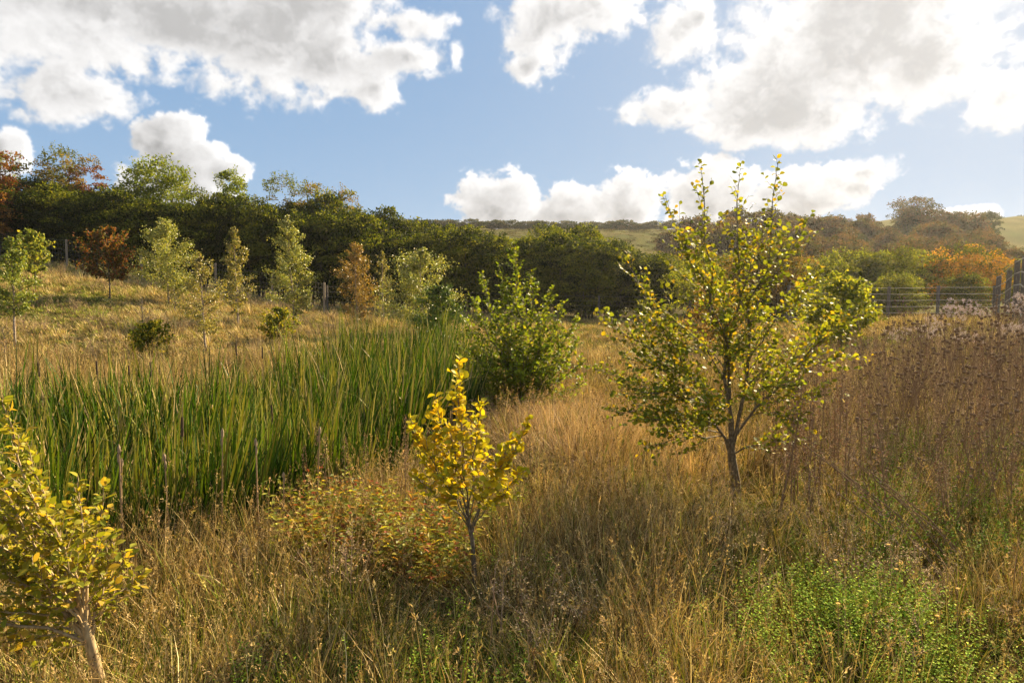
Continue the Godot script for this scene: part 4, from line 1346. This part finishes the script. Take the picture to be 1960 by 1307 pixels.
# ---------------------------------------------------------------- weeds
func make_weeds() -> void:
	var r := seeded(61)
	var brown := [Color(0.28, 0.20, 0.125), Color(0.38, 0.28, 0.175), Color(0.15, 0.105, 0.07), Color(0.28, 0.25, 0.09)]
	var seedc := [Color(0.44, 0.32, 0.19), Color(0.54, 0.40, 0.25), Color(0.29, 0.19, 0.11), Color(0.38, 0.33, 0.11)]
	# brown dead stems, uncountable, to the right and through the grass
	var stems := []
	for k in 5:
		stems.append(weed(1200 + k, 5, 1.0, 0.16, brown, seedc, 8, 7, 0.016))
	var s1 := scatters(5)
	var d := 4.2
	while d < 20.0:
		var step := 0.2 + 0.01 * d
		var x := -d * 0.75
		while x < d * 0.85:
			var px := x + r.randf_range(-0.5, 0.5) * step * 1.6
			var pd := d + r.randf_range(-0.5, 0.5) * step * 1.6
			x += step
			if Geometry2D.is_point_in_polygon(Vector2(px, pd), pond):
				continue
			var q := smoothstep(0.2, 0.42, px / pd) * smoothstep(5.5, 8.0, pd) * 0.75 + 0.16
			q *= 0.04 + 1.3 * smoothstep(0.0, 0.22, patch.get_noise_2d(px * 1.1 + 90, pd * 1.1))
			q += 0.4 * smoothstep(0.02, 0.3, patch.get_noise_2d(px * 1.7 + 40, pd * 1.7))
			if r.randf() < q:
				var k := r.randf_range(0.8, 1.2)
				var h := lerpf(0.55, 1.12, smoothstep(0.28, 0.6, px / pd) * smoothstep(6, 10, pd))
				drop(s1, r, gp(px, pd), 1.0, h * r.randf_range(0.6, 1.3), rnd_dir(r) * 0.12, Color(k, k, k))
		d += step
	for k in 520:
		var pd := r.randf_range(18.5, 35.0)
		var px := r.randf_range(-0.72, -0.05) * pd
		if patch.get_noise_2d(px * 0.9 + 15, pd * 0.9) > 0.12 and not Geometry2D.is_point_in_polygon(Vector2(px, pd), pond):
			var q := r.randf_range(0.8, 1.2)
			drop(s1, r, gp(px, pd), 1.6, r.randf_range(0.4, 0.75), rnd_dir(r) * 0.15, Color(q, q, q))
	flush("dead_weed_stems", "thicket of brown dead weed stems standing through the grass", "weeds", stems, s1, mats.weed)

	# knapweed stalks with dark round heads, each one a plant
	var sm := StandardMaterial3D.new()
	sm.albedo_color = Color(0.19, 0.13, 0.08).linear_to_srgb()
	sm.roughness = 0.8
	sm.metallic_specular = 0.1
	var hm := StandardMaterial3D.new()
	hm.albedo_color = Color(0.17, 0.115, 0.07).linear_to_srgb()
	hm.roughness = 0.9
	hm.metallic_specular = 0.1
	var kn := []
	for k in 6:
		var m := Mb.new()
		var heads := []
		var p := Vector3.ZERO
		var dd := Vector3.UP
		var main := PackedVector3Array([p])
		for j in 5:
			dd = (dd + rnd_dir(r) * 0.08).normalized()
			p += dd * 0.25
			main.append(p)
		tube(m, main, 0.006, 0.0025, 5, Color.WHITE)
		heads.append([p, dd])
		for j in 5 + k % 3 * 2:
			var t := r.randf_range(0.4, 0.97) * 5
			var q := mini(int(t), 4)
			var sp := main[q].lerp(main[q + 1], t - q)
			var a := j * 2.4
			var td := Vector3(cos(a) * 0.55, 1, sin(a) * 0.55).normalized()
			var l := (1.3 - sp.y) * r.randf_range(0.5, 0.9) + 0.06
			var e := sp + td * l * 0.5
			var e2 := e + (td + Vector3.UP * 0.6).normalized() * l * 0.5
			tube(m, PackedVector3Array([sp, e, e2]), 0.003, 0.0018, 4, Color.WHITE)
			heads.append([e2, (td + Vector3.UP).normalized()])
		var hd := []
		for h in heads:
			var hmb := Mb.new()
			spindle(hmb, h[0] - h[1] * 0.004, h[1], r.randf_range(0.03, 0.04), r.randf_range(0.013, 0.019), 6, Color.WHITE)
			hd.append(commit(hmb))
		kn.append([commit(m), hd])
	var made := 0
	var tries := 0
	while made < 170 and tries < 6000:
		tries += 1
		var pd := r.randf_range(5.8, 17.0)
		var u := r.randf_range(0.30, 0.72)
		if r.randf() > smoothstep(0.26, 0.52, u) or (pd < 8 and u < 0.5) or patch.get_noise_2d(u * pd * 1.1 + 20, pd * 1.1) < r.randf_range(-0.1, 0.2):
			continue
		made += 1
		var v: Array = kn[made % 6]
		var t := thing("knapweed_stalk", "dead brown knapweed stalk with small dark round heads", "knapweed", gp(u * pd, pd), r.randf() * TAU, "dead knapweed stalks on the right")
		var s := r.randf_range(0.65, 1.35) * lerpf(0.75, 1.05, smoothstep(6, 11, pd)) * lerpf(0.72, 1.05, smoothstep(0.35, 0.6, u))
		t.basis = Basis(Quaternion(Vector3.UP, (Vector3.UP + rnd_dir(r) * 0.3).normalized())) * t.basis
		t.scale = Vector3(s, s, s)
		var stem := part("stem", v[0], sm, t)
		for h in v[1]:
			part("seed_head", h, hm, stem)

	# pale fluffy heads above the knapweed
	for q in [[8.7, 16.4, 0.9], [9.2, 16.0, 0.98], [9.7, 16.7, 1.08], [10.0, 16.5, 1.2], [10.3, 16.9, 1.3], [10.6, 16.6, 1.26], [11.0, 16.1, 0.92], [11.5, 16.6, 1.3], [11.8, 16.8, 1.34], [9.5, 15.2, 0.95], [10.6, 15.4, 1.0]]:
		var m := Mb.new()
		var f := Mb.new()
		var top: float = 1.25 * q[2]
		for j in 7:
			var a: float = j * 2.4 + q[0]
			var e := Vector3(cos(a) * 0.24 * r.randf_range(0.4, 1), top * r.randf_range(0.88, 1.05), sin(a) * 0.24 * r.randf_range(0.4, 1))
			tube(m, PackedVector3Array([Vector3(cos(a), 0, sin(a)) * 0.05, e * Vector3(0.4, 0.6, 0.4), e]), 0.006, 0.002, 4, Color.WHITE)
			for w in 7:
				var cp := e + rnd_dir(r) * Vector3(0.13, 0.07, 0.13)
				for k in 16:
					var dir := rnd_dir(r)
					var nr := rnd_dir(r)
					nr = (nr - dir * nr.dot(dir)).normalized()
					kite(f, cp + dir * 0.012, dir, nr, r.randf_range(0.015, 0.035), 0.012, pick(r, [Color(0.66, 0.56, 0.50), Color(0.50, 0.40, 0.34)], 0.3))
		var t := thing("hemp_agrimony", "tall weed with pale pinkish fluffy seed heads above the knapweed", "weed", gp(q[0], q[1]), 0.0, "fluffy-headed weeds before the fence")
		part("stems", commit(m), sm, t)
		part("fluff", commit(f), mats.weed, t, "stuff")

	# tall dark docks and willowherb stalks
	var rustc := [Color(0.28, 0.185, 0.11), Color(0.20, 0.13, 0.08), Color(0.36, 0.25, 0.15), Color(0.22, 0.11, 0.06)]
	var dock := []
	for k in 3:
		var m := Mb.new()
		var f := Mb.new()
		tube(m, PackedVector3Array([Vector3.ZERO, Vector3(0.01, 0.5, 0), Vector3(0, 1.1, 0.01)]), 0.007, 0.002, 5, Color.WHITE)
		for j in 200:
			var y := r.randf_range(0.4, 1.12)
			var a := r.randf() * TAU
			var rr := 0.035 * (1.2 - y) / 0.6 + 0.01
			var dir := rnd_dir(r)
			var nr := rnd_dir(r)
			nr = (nr - dir * nr.dot(dir)).normalized()
			kite(f, Vector3(cos(a) * rr, y, sin(a) * rr), dir, nr, 0.016, 0.012, pick(r, rustc, 0.3))
		dock.append([commit(m), commit(f)])
	for q in [[-9.1, 19.7, 0.8, "dark dock stalk beside the small round shrub"], [-8.95, 19.9, 0.7, "dark dock stalk beside the small round shrub"], [-9.2, 19.8, 0.75, "dark dock stalk beside the small round shrub"], [-1.95, 6.75, 0.75, ""], [-1.75, 6.7, 0.85, ""], [-1.6, 6.85, 0.8, ""], [-1.85, 6.9, 0.95, ""], [-1.45, 7.1, 0.8, ""], [-1.0, 6.6, 0.8, ""], [-0.85, 6.9, 0.9, ""], [-1.1, 7.3, 0.95, ""]]:
		var v: Array = dock[int(absf(q[0] * 10)) % 3]
		var lab: String = q[3] if q[3] else "reddish-brown dock seed stalk at the right edge of the reeds"
		var t := thing("dock_stalk", lab, "dock", gp(q[0], q[1]), q[0], "docks by the round shrub" if q[3] else "docks at the edge of the reeds")
		t.scale = Vector3.ONE * q[2]
		t.rotation.z = r.randf_range(-0.1, 0.1)
		part("stem", v[0], sm, t)
		part("seeds", v[1], mats.weed, t, "stuff")
	var many := []
	for k in 70:
		var pd := r.randf_range(6.0, 15.5)
		var u := r.randf_range(0.36, 0.74)
		many.append([u * pd, pd, r.randf_range(0.7, 1.55) * lerpf(0.75, 1.0, smoothstep(7, 11, pd))])
	for q in many:
		var v: Array = dock[int(q[0] * 20) % 3]
		var t := thing("dead_weed_stalk", "tall rusty seed-covered weed stalk standing among the knapweed", "weed", gp(q[0], q[1]), q[0] * 5, "tall stalks among the knapweed")
		t.scale = Vector3(1.3, q[2], 1.3)
		t.rotation.z = r.randf_range(-0.28, 0.28)
		t.rotation.x = r.randf_range(-0.15, 0.15)
		part("stem", v[0], sm, t)
		part("seeds", v[1], mats.weed, t, "stuff")
	for q in [[2.85, 7.2, 1.2], [2.95, 7.35, 1.1], [3.05, 7.1, 1.25], [3.15, 7.4, 1.2], [2.75, 7.5, 1.0], [3.3, 7.3, 1.1], [3.0, 7.7, 1.25], [3.45, 7.6, 1.2], [2.7, 6.9, 1.05], [2.8, 6.7, 1.0], [3.2, 6.8, 1.1], [3.1, 6.6, 0.95], [3.4, 7.0, 1.15], [3.6, 7.2, 1.1], [2.9, 6.95, 1.15], [3.25, 7.15, 1.3]]:
		var v: Array = dock[int(q[0] * 20) % 3]
		var t := thing("tall_weed_stalk", "tall thin reddish-brown weed stalk right of the alder trunk", "weed", gp(q[0], q[1]), q[0] * 5, "tall stalks by the alder trunk")
		t.scale = Vector3(1.3, q[2], 1.3)
		t.rotation.z = r.randf_range(-0.06, 0.06)
		part("stem", v[0], sm, t)
		part("seeds", v[1], mats.weed, t, "stuff")
	# fallen leaning stalks
	for q in [[3.4, 5.4, 0.9], [3.5, 5.35, 1.0], [3.62, 5.25, 0.85], [3.3, 5.5, 0.95], [3.55, 5.45, 1.05], [3.35, 5.25, 0.8], [3.45, 5.55, 1.1], [3.7, 5.4, 0.95], [3.25, 5.3, 0.85], [3.6, 5.6, 0.9]]:
		var m := Mb.new()
		var b := Vector3.ZERO
		var e: Vector3 = Vector3(-0.75 + r.randf_range(-0.15, 0.15), 0.85, -0.6) * q[2]
		tube(m, PackedVector3Array([b, b.lerp(e, 0.5) + Vector3(0, 0.08, 0), e]), 0.008, 0.004, 5, Color.WHITE)
		var f := Mb.new()
		for j in 60:
			kite(f, b.lerp(e, r.randf_range(0.3, 1.0)) + Vector3(0, 0.06, 0) + rnd_dir(r) * 0.03, rnd_dir(r), Vector3.UP.cross(rnd_dir(r)).normalized(), 0.03, 0.012, pick(r, brown, 0.3))
		var t := thing("leaning_stalk", "dark dead stalk leaning over the green herb patch", "weed", gp(q[0], q[1]), 0.0, "leaning stalks over the herb patch")
		part("stem", commit(m), sm, t)
		part("seeds", commit(f), mats.weed, t, "stuff")

	# green fleabane-like herb patch in the corner, and leafy plants through the grass
	var hg := [Color(0.24, 0.38, 0.04), Color(0.32, 0.45, 0.05), Color(0.15, 0.26, 0.03), Color(0.37, 0.42, 0.06)]
	var herbs := []
	for k in 4:
		herbs.append(herb(1300 + k, 7, 0.46, 0.13, 0.032, 0.013, 0.024, hg, [Color(0.12, 0.13, 0.03)]))
	var s2 := scatters(4)
	for k in 100:
		var a := r.randf() * TAU
		var q := r.randf()
		var px := 2.2 + cos(a) * q * 0.95 + r.randf_range(-0.15, 0.15)
		var pd := 4.5 + sin(a) * q * 0.8
		drop(s2, r, gp(px, pd), 1.0, r.randf_range(0.7, 1.1) * (1.15 - 0.4 * q), rnd_dir(r) * 0.1, Color(1, 1, 1) * r.randf_range(0.8, 1.15))
	for k in 260:
		var pd := r.randf_range(3.6, 9.0)
		var px := r.randf_range(-0.65, 0.75) * pd
		if not Geometry2D.is_point_in_polygon(Vector2(px, pd), pond) and patch2.get_noise_2d(px + 30, pd) > 0.05:
			drop(s2, r, gp(px, pd), 0.9, r.randf_range(0.5, 0.9), rnd_dir(r) * 0.1, Color(1, 1, 1) * r.randf_range(0.7, 1.0))
	for k in 200:
		var pd := r.randf_range(5.5, 9.5)
		var px := r.randf_range(0.5, 0.74) * pd
		drop(s2, r, gp(px, pd), 1.1, r.randf_range(0.8, 1.5), rnd_dir(r) * 0.1, Color(0.75, 0.8, 0.8) * r.randf_range(0.7, 1.0))
	flush("green_herbs", "bright green leafy herb patch among the dry grass", "herbs", herbs, s2, mats.grass)

	# willowherb and bramble with turning leaves between reeds and yellow sapling
	var turn := [Color(0.42, 0.34, 0.05), Color(0.32, 0.32, 0.05), Color(0.16, 0.2, 0.04), Color(0.44, 0.26, 0.06), Color(0.30, 0.09, 0.04), Color(0.26, 0.28, 0.05), Color(0.36, 0.36, 0.06), Color(0.20, 0.23, 0.04)]
	var wh := []
	for k in 4:
		wh.append(herb(1320 + k, 5, 0.72, 0.12, 0.09, 0.03, 0.03, turn, [Color(0.2, 0.08, 0.04)]))
	for k in 46:
		var px := r.randf_range(-1.95, -0.4)
		var pd := 6.0 + r.randf_range(-0.55, 0.55) - (px + 1.1) * 0.25
		var t := thing("willowherb_plant", "willowherb plant with yellow and red turning leaves before the reeds", "willowherb", gp(px, pd), r.randf() * TAU, "willowherb with turning leaves")
		t.scale = Vector3(1, r.randf_range(0.6, 1.05), 1)
		part("leafy_stems", wh[k % 4], mats.leaf, t, "stuff")
	# yellow daisy heads and clover on thin stalks
	var ym := StandardMaterial3D.new()
	ym.albedo_color = Color(0.62, 0.36, 0.02).linear_to_srgb()
	ym.roughness = 0.7
	for q in [[1.75, 4.95, 0.5], [2.15, 4.7, 0.52], [2.5, 4.6, 0.5], [2.75, 4.35, 0.48], [1.9, 4.1, 0.5], [2.45, 4.05, 0.45], [2.6, 4.9, 0.55]]:
		var m := Mb.new()
		tube(m, PackedVector3Array([Vector3.ZERO, Vector3(0.01, q[2] * 0.5, 0), Vector3(0, q[2], 0)]), 0.003, 0.002, 4, Color.WHITE)
		var f := Mb.new()
		for j in 14:
			var a := TAU * j / 14
			kite(f, Vector3(0, q[2], 0), Vector3(cos(a), 0.15, sin(a)).normalized(), Vector3.UP, 0.016, 0.006, Color.WHITE)
		spindle(f, Vector3(0, q[2] - 0.004, 0), Vector3.UP, 0.01, 0.007, 6, Color.WHITE)
		var t := thing("yellow_flower", "small yellow daisy flower over the green herb patch", "flower", gp(q[0], q[1]), 0.0, "yellow flowers in the herb patch")
		part("stalk", commit(m), sm, t)
		part("flower_head", commit(f), ym, t)
